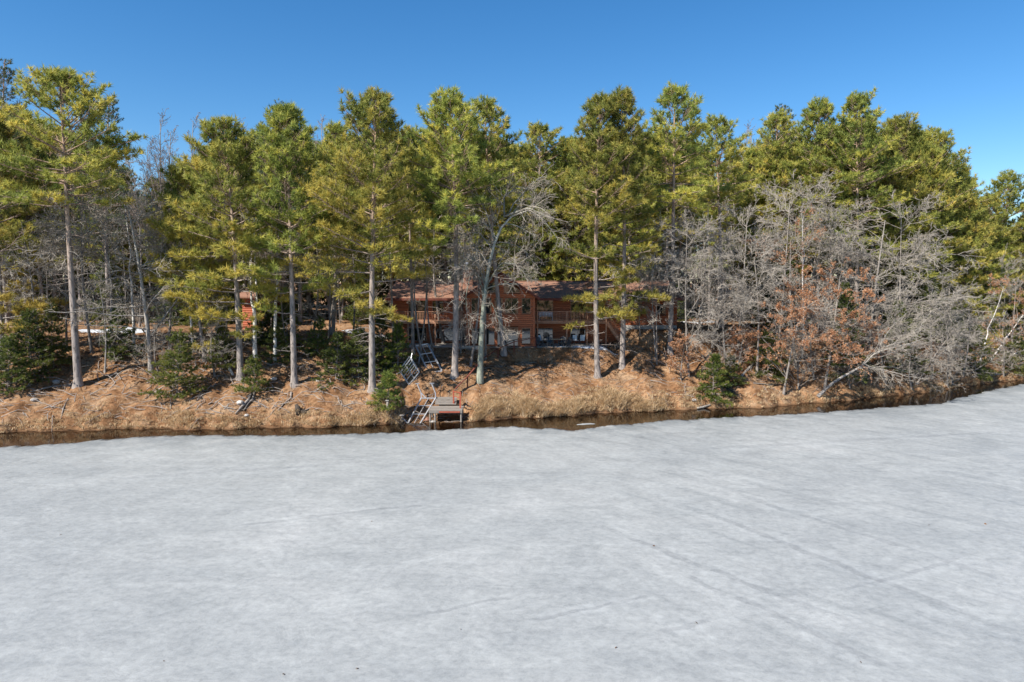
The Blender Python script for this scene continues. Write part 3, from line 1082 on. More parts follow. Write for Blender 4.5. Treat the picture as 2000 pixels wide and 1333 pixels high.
# ------------------------------------------------------------------ patio furniture
def adirondack(loc, rotz, mat, label, tall=1.0):
    t = thing('lounge_chair', label, 'chair', loc, rotz, 'chairs on the patio')
    for i in range(5):
        MB().bar((-0.28, -0.25 + i * 0.12, 0.40 - i * 0.03), (0.28, -0.25 + i * 0.12, 0.40 - i * 0.03), 0.10, 0.025).build('seat_slat', mat, t)
    for i in range(5):
        x = -0.22 + i * 0.11
        hgt = 0.98 - abs(i - 2) * 0.05
        MB().bar((x, 0.28, 0.28), (x * 1.2, 0.28 + 0.30, hgt * tall + 0.05), 0.095, 0.025, (0, 1, 0)).build('back_slat', mat, t)
    for s in (-1, 1):
        MB().box(s * 0.36 - 0.07, s * 0.36 + 0.07, -0.34, 0.42, 0.56, 0.585).build('armrest', mat, t)
        MB().box(s * 0.33 - 0.025, s * 0.33 + 0.025, -0.32, -0.22, 0.0, 0.558).build('leg', mat, t)
        MB().bar((s * 0.29, -0.28, 0.36), (s * 0.29, 0.55, 0.03), 0.04, 0.11).build('leg', mat, t)
    return t


PZ = 5.40
for px, Y, rz, lab in [(1053, 72.2, 0.35, 'dark grey slatted lounge chair nearest the gabled wing corner'), (1074, 72.3, 0.1, 'dark grey slatted lounge chair beside the tan patio table'),
                       (1098, 72.6, -0.3, 'dark slatted lounge chair right of the tan patio table'), (1107, 72.0, -0.9, 'dark slatted lounge chair turned sideways at the patio end')]:
    adirondack((Xat(px, Y), Y, PZ), rz, M['dark_plastic'], lab)


def sling_chair(loc, rotz, label):
    t = thing('patio_chair', label, 'chair', loc, rotz, 'white chairs under the balcony')
    MB().bar((0, -0.26, 0.44), (0, 0.24, 0.42), 0.5, 0.03, (0, 0, 1)).build('seat', M['white_plastic'], t)
    MB().bar((0, 0.24, 0.42), (0, 0.38, 1.0), 0.5, 0.03, (0, 1, 0)).build('backrest', M['white_plastic'], t)
    for s in (-1, 1):
        MB().bar((s * 0.27, -0.28, 0), (s * 0.27, -0.24, 0.62), 0.035).build('leg', M['dark_plastic'], t)
        MB().bar((s * 0.27, 0.34, 0), (s * 0.27, 0.24, 0.62), 0.035).build('leg', M['dark_plastic'], t)
        MB().bar((s * 0.27, -0.28, 0.635), (s * 0.27, 0.30, 0.635), 0.05, 0.03).build('armrest', M['dark_plastic'], t)
    return t


for px, Y, rz, lab in [(1054, 74.6, 0.2, 'white sling chair behind the dark lounge chairs'), (1125, 74.6, 0.25, 'left one of two white sling chairs under the right balcony'), (1138, 74.6, -0.1, 'right one of two white sling chairs under the right balcony')]:
    sling_chair((Xat(px, Y), Y, PZ), rz, lab)
t = thing('patio_table', 'tan patio table with dark legs between the dark lounge chairs', 'table', (Xat(1087, 72.9), 72.9, PZ))
for i in range(6):
    MB().box(-0.6, 0.6, -0.36 + i * 0.12, -0.25 + i * 0.12, 0.70, 0.73).build('plank', M['cushion'], t)
for sx_ in (-1, 1):
    for sy in (-1, 1):
        MB().box(sx_ * 0.5 - 0.03, sx_ * 0.5 + 0.03, sy * 0.28 - 0.03, sy * 0.28 + 0.03, 0, 0.70).build('leg', M['dark_plastic'], t)
t = thing('balcony_bench', 'white slatted bench standing on the right balcony', 'bench', (Xat(1066, 75.0), 75.0, ZD))
for i in range(4):
    MB().box(-0.75, 0.75, -0.25 + i * 0.12, -0.15 + i * 0.12, 0.42, 0.45).build('seat_slat', M['white_plastic'], t)
for i in range(4):
    MB().box(-0.75, 0.75, 0.24, 0.265, 0.5 + i * 0.12, 0.59 + i * 0.12).build('back_slat', M['white_plastic'], t)
for s in (-1, 1):
    MB().box(s * 0.7 - 0.03, s * 0.7 + 0.03, -0.25, -0.19, 0, 0.62).build('leg', M['white_plastic'], t)
    MB().box(s * 0.7 - 0.03, s * 0.7 + 0.03, 0.266, 0.32, 0, 0.98).build('leg', M['white_plastic'], t)

# ------------------------------------------------------------------ wooden dock at the water
DX0, DX1 = Xat(838, 59.4, 800), Xat(903, 59.4, 800)
DY0, DY1, DZ = 59.2, 61.3, 1.02
dock = thing('wooden_dock', 'small weathered wooden dock platform with steps and red rail at the waterline', 'dock', (DX0, DY0, 0))


def dk(mb, name, mat, parent=None):
    mb.V = [(x - DX0, y - DY0, z) for x, y, z in mb.V]
    return mb.build(name, mat, parent or dock)


y = DY0
while y < DY1 - 0.05:
    dk(MB().box(DX0, DX1 + random.uniform(-0.02, 0.02), y, y + 0.135, DZ - 0.04 - random.uniform(0, 0.006), DZ), 'plank', M['wood_grey'])
    y += 0.15
dk(MB().box(DX0, DX1, DY0 - 0.045, DY0 - 0.003, DZ - 0.26, DZ - 0.01), 'rim_board', M['wood_grey'])
dk(MB().box(DX0 + 0.9, DX1 - 0.2, DY0 - 0.075, DY0 - 0.048, DZ - 0.22, DZ - 0.08), 'red_board', M['red_wood'])
for x in (DX0 + 0.02, DX1 - 0.07):
    dk(MB().box(x, x + 0.05, DY0, DY1, DZ - 0.24, DZ - 0.05), 'rim_board', M['wood_grey'])
for x, y in ((DX0 + 0.1, DY0 + 0.1), (DX1 - 0.1, DY0 + 0.1), (DX0 + 0.55, DY0 + 0.05), (DX1 - 0.1, DY1 - 0.2), (DX0 + 0.1, DY1 - 0.2)):
    dk(MB().tube([(x, y, -0.6), (x, y, DZ - 0.05)], [0.085, 0.08], 9), 'post', M['wood_grey'])
sx0, sx1_ = Xat(851, 62, 788), Xat(892, 62, 788)
for i in range(3):
    ys = DY1 + 0.02 + i * 0.36
    zs = DZ + 0.17 * (i + 1)
    dk(MB().box(sx0, sx1_, ys - 0.0, ys + 0.34, zs - 0.05, zs), 'step', M['wood_grey'])
    dk(MB().box(sx0, sx1_, ys + 0.30, ys + 0.335, zs - 0.0 + 0.003, zs + 0.13), 'riser', M['wood_grey'])
for a, b_ in (((886, 797), (887, 763)), ((899, 801), (901, 766))):
    Y = 61.6 if a[0] == 886 else 60.2
    A_, B_ = at(a[0], a[1], Y), at(b_[0], b_[1], Y)
    dk(MB().bar((A_.x, Y, min(A_.z, DZ)), (A_.x, Y, B_.z), 0.13), 'rail_post', M['red_wood'])
pA, pB = at(886, 765, 61.6), at(901, 768, 60.2)
dk(MB().bar(pA, pB, 0.14, 0.05), 'top_rail', M['red_wood'])
dk(MB().bar(pA - Vector((0, 0, 0.45)), pB - Vector((0, 0, 0.45)), 0.1, 0.04), 'mid_rail', M['red_wood'])

# the long handrail that climbs the bank
hr_px = [(889, 785), (913, 758), (942, 722), (973, 701), (1004, 688), (1046, 679)]
hp = [hit(*q) for q in hr_px]
hrail = thing('handrail', 'long dark red wooden handrail climbing the bank from dock to patio', 'handrail', hp[0])
tops = []
for i, q in enumerate(hp):
    hgt = 1.0
    tops.append(q + Vector((0, 0, hgt)))
    if i:
        MB().bar(q - hp[0] - Vector((0, 0, 0.3)), q - hp[0] + Vector((0, 0, hgt)), 0.12).build('post', M['maroon_wood'], hrail)
for a, b_ in zip(tops[:-1], tops[1:]):
    MB().bar(a - hp[0] + Vector((0, 0, 0.03)), b_ - hp[0] + Vector((0, 0, 0.03)), 0.15, 0.06).build('rail', M['maroon_wood'], hrail)

# ------------------------------------------------------------------ aluminium dock frames
def frame_thing(name, label, corners, cross, extra=(), w=0.11, depth=None):
    """corners: (px, py, Y) four of them; cross: fractions along sides 0-3 / 1-2"""
    P = [at(*c) for c in corners]
    o = P[3].copy()
    t = thing(name, label, 'dock frame', o, 0, 'aluminium dock frames')
    L_ = lambda v: v - o
    for layer in ([Vector((0, 0, 0))] + ([Vector(depth)] if depth else [])):
        for a, b_ in ((0, 3), (1, 2)):
            MB().bar(L_(P[a] + layer), L_(P[b_] + layer), w, w).build('side_rail', M['aluminium'], t)
        for a, b_ in ((0, 1), (3, 2)):
            MB().bar(L_(P[a] + layer), L_(P[b_] + layer), w * 0.9, w * 0.9).build('end_rail', M['aluminium'], t)
        for q in cross:
            MB().bar(L_(P[0].lerp(P[3], q) + layer), L_(P[1].lerp(P[2], q) + layer), w * 0.6, w * 0.6).build('crossbar', M['aluminium'], t)
        MB().bar(L_(P[0].lerp(P[1], 0.5) + layer), L_(P[3].lerp(P[2], 0.5) + layer), w * 0.4, w * 0.4).build('centre_bar', M['aluminium'], t)
    if depth:
        for c in P:
            MB().bar(L_(c), L_(c + Vector(depth)), w * 0.8, w * 0.8).build('strut', M['aluminium'], t)
    for a, b_ in extra:
        MB().bar(L_(at(*a)), L_(at(*b_)), w * 0.75, w * 0.75).build('leg', M['aluminium'], t)
    return t


frame_thing('dock_frame', 'grey ladder-like dock frame with bent legs standing at the waterline', [(823, 778, 62.2), (851, 778, 62.2), (820, 829, 59.0), (796, 829, 59.0)], (0.3, 0.62),
            extra=[((823, 778, 62.2), (822, 767, 62.4)), ((822, 767, 62.4), (815, 750, 62.6)), ((851, 778, 62.2), (850, 767, 62.4)), ((850, 767, 62.4), (843, 749, 62.6)),
                   ((811, 750, 62.55), (819, 749, 62.65)), ((839, 749, 62.55), (848, 749, 62.65)), ((822, 767, 62.4), (832, 778, 62.2)), ((785, 815, 59.6), (797, 829, 59.1))])
b0 = hit(799, 752)
frame_thing('dock_frame', 'grey double dock frame tilted on one corner beside the bushes', [(783, 727, b0.y + 0.3), (803, 700, b0.y + 0.9), (819, 727, b0.y + 0.5), (799, 752, b0.y)], (0.33, 0.66), w=0.09, depth=(-0.25, 0.6, 0.1),
            extra=[((783, 727, b0.y + 0.3), (774, 731, b0.y + 0.3)), ((803, 700, b0.y + 0.9), (805, 690, b0.y + 1.2))])
b1 = hit(850, 727)
frame_thing('dock_frame', 'pale upright dock frame leaning up the bank among the trunks', [(812, 676, b1.y + 3.0), (835, 672, b1.y + 3.2), (863, 725, b1.y + 0.1), (837, 728, b1.y)], (0.33, 0.64), w=0.12,
            extra=[((820, 690, b1.y + 2.4), (817, 725, b1.y + 0.6))])

# ------------------------------------------------------------------ trees
def unit(v):
    return v / (np.linalg.norm(v, axis=-1, keepdims=True) + 1e-9)


def needles(pos, axis, tint, rng, per, ln, wd):
    n = len(pos)
    P = np.repeat(pos, per, 0)
    Ax = np.repeat(axis, per, 0)
    Tn = np.repeat(tint, per) + rng.normal(0, 0.06, n * per)
    rnd = unit(rng.normal(size=(n * per, 3)))
    d = unit(Ax * 0.85 + rnd * 0.95)
    l = ln * rng.uniform(0.75, 1.2, (n * per, 1))
    P0 = P + Ax * rng.uniform(-0.30, 0.30, (n * per, 1)) * ln
    side = unit(np.cross(d, unit(rng.normal(size=(n * per, 3))))) * wd * 0.5
    V = np.stack([P0 - side, P0 + side, P0 + d * l], 1).reshape(-1, 3)
    T = np.arange(n * per * 3).reshape(-1, 3)
    return V, T, np.repeat(np.clip(Tn, 0, 1), 3)


def polyline_batch(start, dirs, length, k, rng, wig, up):
    n = len(start)
    pts = np.empty((n, k, 3))
    pts[:, 0] = start
    d = dirs.copy()
    step = (length / (k - 1))[:, None]
    for i in range(1, k):
        pts[:, i] = pts[:, i - 1] + d * step
        d = d + rng.normal(0, wig, (n, 3))
        d[:, 2] += up
        d = unit(d)
    return pts


def offshoots(pts, rad, m, t0, t1, ratio, ang, k, rng, wig, up, rmin, lens=None, taper=0.55):
    n, kk, _ = pts.shape
    t = rng.uniform(t0, t1, (n, m))
    f = t * (kk - 1)
    i = np.minimum(f.astype(int), kk - 2)
    fr_ = (f - i)[..., None]
    ar = np.arange(n)[:, None]
    pos = pts[ar, i] * (1 - fr_) + pts[ar, i + 1] * fr_
    tan = unit(pts[ar, i + 1] - pts[ar, i])
    r = rad[ar, i] * (1 - fr_[..., 0]) + rad[ar, i + 1] * fr_[..., 0]
    perp = unit(np.cross(tan, unit(rng.normal(size=(n, m, 3)))))
    a = rng.normal(ang, ang * 0.25, (n, m))[..., None]
    d = unit(tan * np.cos(a) + perp * np.sin(a))
    L0 = np.linalg.norm(np.diff(pts, axis=1), axis=2).sum(1)[:, None]
    ln = L0 * ratio * (1 - taper * (t - t0) / max(t1 - t0, 1e-3)) * rng.uniform(0.6, 1.25, (n, m))
    c = polyline_batch(pos.reshape(-1, 3), d.reshape(-1, 3), ln.ravel(), k, rng, wig, up)
    r0 = np.maximum(r.ravel() * rng.uniform(0.28, 0.52, n * m), rmin)
    cr = np.maximum(r0[:, None] * np.linspace(1, 0.4, k)[None], rmin * 0.75)
    return c, cr


def stem_curve(top, k, rng, bow=0.02, mids=None):
    """points from the foot (0,0,0) to top, mildly bowed"""
    top = np.asarray(top, float)
    t = np.linspace(0, 1, k)
    if mids is not None:
        ctrl = np.array([(0, 0, 0)] + [tuple(q) for q in mids] + [tuple(top)], float)
        tt = np.concatenate([[0], np.cumsum(np.linalg.norm(np.diff(ctrl, axis=0), axis=1))])
        tt /= tt[-1]
        p = np.stack([np.interp(t, tt, ctrl[:, j]) for j in range(3)], -1)
        for _ in range(1):
            p[1:-1] = 0.5 * p[1:-1] + 0.25 * (p[:-2] + p[2:])
        return p
    p = t[:, None] * top[None]
    H = top[2]
    ph = rng.uniform(0, 6.28, 2)
    p[:, 0] += H * bow * np.sin(np.pi * t) * math.cos(ph[0]) + 0.05 * np.sin(5 * t + ph[1]) * t
    p[:, 1] += H * bow * np.sin(np.pi * t) * math.sin(ph[0])
    return p


def pine_meshes(seed, top, cb, Rad, r0, per=28, ln=0.52, wd=0.070, yellow=0.0, droop=-6.0, rise=56.0, gap=0.10, shape='red', asym=0.0, step=0.82, spacing=0.60, inner=0.45, dense=None):
    """trunk-and-limb mesh and needle mesh of one pine; top = tip relative to the foot, cb = height of the lowest living bough"""
    rng = np.random.default_rng(seed)
    H = top[2]
    k = 14
    sp_ = stem_curve(top, k, rng, 0.012)
    tr_ = r0 * np.linspace(1, 0.10, k) ** 0.85
    V1 = tubes_np(sp_[None], tr_[None], 9)
    fl = np.array([[[0, 0, -0.25], [0, 0, 0.12], [0, 0, 0.4], [0, 0, 0.9], [sp_[1, 0] * 0.6, sp_[1, 1] * 0.6, sp_[1, 2] * 0.6]]])
    V1b = tubes_np(fl, r0 * np.array([[1.75, 1.42, 1.18, 1.05, 0.90]]), 9)
    th = np.linspace(0, 1, k)

    def stem_at(h):
        q = h / H
        return np.array([np.interp(q, th, sp_[:, j]) for j in range(3)])
    starts, dirs, lens, us = [], [], [], []
    h = cb
    while h < H * 0.985:
        u = (h - cb) / (H - cb)
        if shape == 'red':
            pr = (1 - u ** 3.0) ** 0.8 * (0.72 + 0.28 * min(1, u / 0.25)) + 0.10
        elif shape == 'white':
            pr = (1 - u) ** 0.8 * (0.75 + 0.25 * min(1, u / 0.15)) + 0.10
        else:
            pr = (1 - u) ** 0.85 + 0.07
        n = rng.integers(4, 7)
        az0 = rng.uniform(0, 6.28)
        for i in range(n):
            if rng.random() < (gap + 0.12 * (1 - u) if (dense is None or h > dense) else 0.70):
                continue
            az = az0 + i * 2 * math.pi / n + rng.normal(0, 0.22)
            el = R(droop + (rise - droop) * u ** 1.3 + rng.normal(0, 7))
            ll = Rad * pr * rng.uniform(0.62, 1.18) * (1 + asym * math.cos(az))
            ll = min(ll, (H - h) / max(0.25, math.sin(max(el, 0.05))) * 0.9 + 0.45)
            starts.append(stem_at(h + rng.normal(0, 0.1)))
            dirs.append((math.cos(az) * math.cos(el), math.sin(az) * math.cos(el), math.sin(el)))
            lens.append(max(0.3, ll))
            us.append(u)
        h += step * rng.uniform(0.75, 1.25) * (1.0 if u < 0.75 else 0.7)
    starts, dirs, lens, us = np.array(starts), np.array(dirs), np.array(lens), np.array(us)
    bp = polyline_batch(starts, dirs, lens, 6, rng, 0.07, 0.05)
    br = np.clip(0.014 * lens + 0.010, 0.012, 0.07)[:, None] * np.linspace(1, 0.35, 6)[None]
    V2 = tubes_np(bp, br, 4)
    # shoots to either side of each bough, and the tufts they carry
    tp, ta, tt_ = [], [], []
    sh_s, sh_e = [], []
    for i in range(len(bp)):
        L_ = lens[i]
        m_ = int(3 + L_ * (2.6 if shape != 'fir' else 2.8))
        main = unit(bp[i, -1] - bp[i, 0])
        side = unit(np.cross(main, np.array([0, 0, 1.0])))
        upv = unit(np.cross(side, main))
        base_t = rng.normal(0, 0.10)
        for j in range(m_):
            t = 0.28 + 0.72 * (j + rng.uniform(0, 0.9)) / m_
            f = min(t, 0.999) * 5
            a = int(f)
            p0 = bp[i, a] * (1 - f + a) + bp[i, a + 1] * (f - a)
            sg = 1 if (j % 2) else -1
            an = R(rng.uniform(30, 65)) if j < m_ - 1 else R(rng.uniform(0, 20))
            sl = (0.42 * L_ * (1.08 - t) + (0.40 if shape != 'fir' else 0.2)) * rng.uniform(0.65, 1.2)
            dd = unit(main * math.cos(an) + side * sg * math.sin(an) + upv * rng.uniform(0.0, 0.42))
            p1 = p0 + dd * sl
            sh_s.append(p0)
            sh_e.append(p1)
            q = sl
            while q > inner * sl:
                tp.append(p0 + dd * q + rng.normal(0, 0.05, 3))
                ta.append(unit(dd + np.array([0, 0, 0.55 + 0.3 * us[i]])))
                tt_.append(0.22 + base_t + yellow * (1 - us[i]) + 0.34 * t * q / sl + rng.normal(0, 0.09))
                q -= spacing
    sh_s, sh_e = np.array(sh_s), np.array(sh_e)
    sp2 = np.stack([sh_s, sh_e], 1)
    V3 = tubes_np(sp2, np.tile(np.array([[0.018, 0.009]]), (len(sp2), 1)), 3)
    parts = [V1, V1b, V2, V3] if shape != 'fir' else [V1, V2, V3]
    # dead snags under the living crown
    if shape != 'fir' and cb > 4:
        nd = 16
        hh = rng.uniform(cb * 0.35, cb * 1.15, nd)
        az = rng.uniform(0, 6.28, nd)
        ds = np.stack([np.cos(az), np.sin(az), rng.uniform(-0.35, 0.15, nd)], -1)
        dp = polyline_batch(np.array([stem_at(x) for x in hh]), unit(ds), rng.uniform(0.5, 2.4, nd) * min(1.0, Rad / 3.5), 5, rng, 0.12, -0.04)
        dr = np.tile(np.linspace(0.032, 0.010, 5)[None], (nd, 1))
        parts.append(tubes_np(dp, dr, 4))
        c, cr = offshoots(dp, dr, 5, 0.3, 1.0, 0.4, 0.9, 3, rng, 0.2, -0.03, 0.009)
        parts.append(tubes_np(c, cr, 3))
    TV, TQ = join_parts(parts)
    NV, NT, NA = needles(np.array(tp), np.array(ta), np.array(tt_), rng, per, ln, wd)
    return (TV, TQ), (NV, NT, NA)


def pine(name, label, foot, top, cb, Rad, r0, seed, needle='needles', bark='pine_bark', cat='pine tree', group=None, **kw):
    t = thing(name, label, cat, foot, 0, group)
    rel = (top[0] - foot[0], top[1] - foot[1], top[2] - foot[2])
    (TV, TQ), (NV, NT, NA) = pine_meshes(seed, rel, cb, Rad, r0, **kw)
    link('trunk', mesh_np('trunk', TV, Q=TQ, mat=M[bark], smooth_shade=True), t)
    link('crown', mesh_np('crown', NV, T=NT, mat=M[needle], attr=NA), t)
    return t


def bare_meshes(seed, top, r0, mids=None, limbs=16, t0=0.25, limb_ratio=0.42, limb_ang=0.95, up=0.03, wig=0.16, m1=7, m2=6, m3=3, rmin=0.011, leaf=0, leaf_size=0.13, k=12, taper=0.6, sides=8, up2=None, main=None, rt2=0.42):
    rng = np.random.default_rng(seed)
    sp_ = stem_curve(top, k, rng, 0.03, mids)[None]
    tr_ = (r0 * np.linspace(1, 0.16, k) ** 0.9)[None]
    tr_[0, 0] *= 1.3
    up2 = up if up2 is None else up2
    trunk = [tubes_np(sp_, tr_, sides)]
    c1, r1 = offshoots(sp_, tr_, limbs, t0, 1.0, limb_ratio, limb_ang, 7, rng, wig, up, 0.018, taper=taper)
    if main:
        for pl, rr0 in main:
            ctrl = np.array([tuple(q) for q in pl], float)
            tt = np.concatenate([[0], np.cumsum(np.linalg.norm(np.diff(ctrl, axis=0), axis=1))])
            tq = np.linspace(0, tt[-1], 7)
            c = np.stack([np.interp(tq, tt, ctrl[:, j]) for j in range(3)], -1) + np.concatenate([[[0, 0, 0]], rng.normal(0, 0.08, (6, 3))])
            c1 = np.concatenate([c1, np.repeat(c[None], 2, 0)])
            r1 = np.concatenate([r1, np.repeat((rr0 * np.linspace(1, 0.3, 7))[None], 2, 0)])
    trunk.append(tubes_np(c1, r1, 5))
    twigs = []
    c2, r2 = offshoots(c1, r1, m1, 0.15, 1.0, rt2, 0.85, 5, rng, wig * 1.1, up2, rmin * 1.4)
    twigs.append(tubes_np(c2, r2, 4))
    c3, r3 = offshoots(c2, r2, m2, 0.12, 1.0, 0.45, 0.8, 4, rng, wig * 1.2, up2, rmin)
    twigs.append(tubes_np(c3, r3, 3))
    tips = c3
    if m3:
        c4, r4 = offshoots(c3, r3, m3, 0.15, 1.0, 0.5, 0.75, 3, rng, wig, up2, rmin * 0.8)
        twigs.append(tubes_np(c4, r4, 3))
        tips = c4
    lf = None
    if leaf:
        idx = rng.integers(0, len(tips), leaf)
        kk = rng.integers(0, tips.shape[1], leaf)
        p = tips[idx, kk] + rng.normal(0, 0.05, (leaf, 3))
        a = unit(rng.normal(size=(leaf, 3)))
        bvec = unit(np.cross(a, unit(rng.normal(size=(leaf, 3)))))
        s = leaf_size * rng.uniform(0.6, 1.3, (leaf, 1))
        nrm = unit(np.cross(a, bvec))
        mid = p + a * s * 0.5 + nrm * s * 0.12
        V = np.stack([p, p + a * s * 0.5 + bvec * s * 0.36, p + a * s, p + a * s * 0.5 - bvec * s * 0.36], 1)
        V[:, 1] += nrm * s * 0.15
        V[:, 3] += nrm * s * 0.15
        i4 = np.arange(leaf) * 4
        T = np.concatenate([np.stack([i4, i4 + 1, i4 + 2], -1), np.stack([i4, i4 + 2, i4 + 3], -1)])
        lf = (V.reshape(-1, 3), T, np.repeat(np.clip(rng.normal(0.45, 0.22, leaf), 0, 1), 4))
    return join_parts(trunk), join_parts(twigs), lf


def bare(name, label, foot, meshes, bark='grey_bark', twig='twig', cat='bare tree', group=None, rotz=0.0, scale=None):
    t = thing(name, label, cat, foot, rotz, group)
    if scale:
        t.scale = scale
    (a, b_), (c, d), lf = meshes
    link('trunk', mesh_np('trunk', a, Q=b_, mat=M[bark], smooth_shade=True), t)
    link('crown', mesh_np('crown', c, Q=d, mat=M[twig]), t)
    if lf is not None:
        link('dead_leaves', mesh_np('dead_leaves', lf[0], T=lf[1], mat=M['oak_leaf'], attr=lf[2]), t)['label'] = 'orange-brown dead leaves still hanging'
    return t


def foot_top(bx, by, tx, ty, Y=None, dy=0.0):
    if Y is None:
        f = hit(bx, by)
    else:
        x = Xat(bx, Y)
        f = Vector((x, Y, float(ground(x, Y))))
    tp = at(tx, ty, f.y + dy)
    f.z -= 0.12
    return f, tp


# --- the big red pines along the bank and in front of the lodge:
# (base px, base py, top px, top py, lowest living bough py, crown half-width px, trunk radius m, label, options)
PINES = [
    (153, 752, 116, 160, 400, 110, 0.33, 'tall red pine with leaning bare trunk at the left end of the bank', dict(yellow=0.15, asym=-0.1)),
    (4, 715, -22, 235, 660, 100, 0.30, 'red pine with low yellowish boughs cut by the left picture edge', dict(yellow=0.5, dense_py=500)),
    (470, 738, 437, 250, 645, 92, 0.30, 'dense red pine just left of the forked white birch', dict(yellow=0.32, asym=-0.15, gap=0.05, dense_py=575)),
    (400, 705, 352, 330, 665, 64, 0.18, 'smaller red pine with low yellow boughs left of the forked birch', dict(yellow=0.62, dense_py=600)),
    (575, 752, 557, 225, 610, 80, 0.29, 'red pine on the bank between the birches and the dark bushes', dict(yellow=0.2, gap=0.05, dense_py=500)),
    (727, 762, 738, 195, 620, 98, 0.32, 'tall spire-topped red pine standing beside the evergreen bushes', dict(yellow=0.5, asym=-0.15, dense_py=500)),
    (888, 735, 880, 198, 500, 84, 0.33, 'tall red pine with dark bare trunk in front of the lodge chimney', dict(yellow=0.12, gap=0.05, dense_py=420)),
    (984, 690, 945, 212, 420, 62, 0.27, 'red pine behind the lichen-covered oak', dict(yellow=0.05)),
    (807, 692, 792, 300, 545, 44, 0.20, 'slender red pine rising behind the upright dock frame', dict(yellow=0.3, dense_py=430)),
    (1167, 737, 1172, 200, 655, 72, 0.30, 'pale-trunked red pine nearest the water in front of the right balcony', dict(yellow=0.45, dense_py=455)),
    (1215, 717, 1212, 188, 620, 66, 0.30, 'dark-trunked red pine right of the pale-trunked pine', dict(yellow=0.2, dense_py=455)),
    (1308, 690, 1318, 186, 395, 64, 0.30, 'red pine with open crown above the lodge right end', dict(yellow=0.2, gap=0.02)),
    (1408, 640, 1398, 242, 420, 56, 0.30, 'orange-barked red pine right of the lodge end', dict(yellow=0.15)),
    (650, 655, 655, 255, 575, 58, 0.22, 'red pine filling the gap left of the spire-topped pine', dict(yellow=0.3)),
]
PX2M = lambda Y: Y / F
for i, (bx, by, tx, ty, cy, hw, r0, lab, kw) in enumerate(PINES):
    f, tp = foot_top(bx, by, tx, ty)
    cb = at(bx, cy, f.y).z - f.z
    dy_ = kw.pop('dense_py', None)
    if dy_:
        kw['dense'] = at(bx, dy_, f.y).z - f.z
    pine('red_pine', lab, f, tp, cb, 1.12 * hw * PX2M(f.y), r0, 100 + i, group='red pines on the bank', **kw)

# --- pines further back that make the skyline: (px, Y, top py, half-width, low py, label, kind)
BACKP = [
    (1055, 92, 255, 60, 420, 'red pine showing its top in the dip above the lodge roof', 'red'),
    (1515, 92, 232, 56, 420, 'leftmost red pine of the right hand skyline clump', 'red'),
    (1600, 90, 205, 62, 480, 'red pine second from left in the right skyline clump', 'red'),
    (1672, 88, 198, 88, 500, 'tallest broad red pine of the right skyline clump', 'red'),
    (1758, 92, 238, 76, 520, 'red pine on the right shoulder of the tallest clump', 'red'),
    (1822, 94, 262, 72, 560, 'red pine where the right skyline begins to fall', 'red'),
    (1872, 96, 330, 62, 660, 'red pine low on the falling right skyline', 'red'),
    (1896, 93, 430, 66, 690, 'bushy red pine reaching nearly down to the right shore', 'red'),
    (1932, 99, 388, 52, 640, 'red pine closing the dip before the slim right edge pine', 'red'),
    (1968, 100, 345, 48, 520, 'slim red pine standing apart near the right picture edge', 'red'),
    (2020, 98, 420, 60, 620, 'red pine cut by the right picture edge', 'red'),
    (8, 90, 118, 66, 420, 'dark tall white pine at the upper left corner', 'white'),
    (213, 88, 195, 66, 470, 'bluish white pine with tiered top behind the leaning pine', 'white'),
    (545, 92, 212, 92, 420, 'broad bluish white pine crowning the skyline behind the birches', 'white'),
    (1528, 100, 205, 42, 330, 'pale thin white pine top behind the right clump', 'white'),
    (1010, 80.5, 415, 62, 560, 'dark evergreen beside the lodge chimney', 'hemlock'),
    (840, 94, 270, 56, 430, 'red pine behind the lodge left balcony', 'red'),
    (1262, 95, 270, 50, 430, 'red pine glimpsed between the two tall crowns right of centre', 'red'),
]
for i, (px, Y, ty, hw, cy, lab, kd) in enumerate(BACKP):
    x = Xat(px, Y)
    f = Vector((x, Y, float(ground(x, Y)) - 0.1))
    if kd == 'hemlock':
        f = Vector((Xat(px, 89.5), 89.5, float(ground(Xat(px, 89.5), 89.5))))
    tp = at(px, ty, f.y)
    cb = at(px, cy, f.y).z - f.z
    if kd == 'red':
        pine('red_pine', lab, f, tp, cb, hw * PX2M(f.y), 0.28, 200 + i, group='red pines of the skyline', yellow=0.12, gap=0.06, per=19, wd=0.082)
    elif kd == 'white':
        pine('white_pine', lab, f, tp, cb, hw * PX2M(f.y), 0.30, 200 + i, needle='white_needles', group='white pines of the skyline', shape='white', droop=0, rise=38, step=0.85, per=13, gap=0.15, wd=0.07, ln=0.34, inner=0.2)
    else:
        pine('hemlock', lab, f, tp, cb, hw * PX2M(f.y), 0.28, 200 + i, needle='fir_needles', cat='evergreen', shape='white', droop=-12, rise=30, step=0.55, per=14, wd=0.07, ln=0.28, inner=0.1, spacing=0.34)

# --- the dense wood behind: four trees modelled, the rest copies
protos = []
rngw = np.random.default_rng(5)
for i in range(4):
    H = (21, 23, 19, 22)[i]
    (TV, TQ), (NV, NT, NA) = pine_meshes(300 + i, (rngw.uniform(-0.5, 0.5), 0, H), H * (0.34, 0.42, 0.24, 0.48)[i], (3.1, 3.4, 3.0, 2.9)[i], 0.22, per=18, wd=0.085, yellow=0.1, gap=0.05)
    protos.append((mesh_np('trunk', TV, Q=TQ, mat=M['pine_bark'], smooth_shade=True), mesh_np('crown', NV, T=NT, mat=M['needles'], attr=NA)))
spots = []
for px in np.arange(-116, 2170, 38):
    for Y in ((92, 100, 109, 120) if not (760 < px < 1340) else (93, 101, 110, 121)):
        spots.append((px + rngw.uniform(-22, 22), Y + rngw.uniform(-3, 3)))


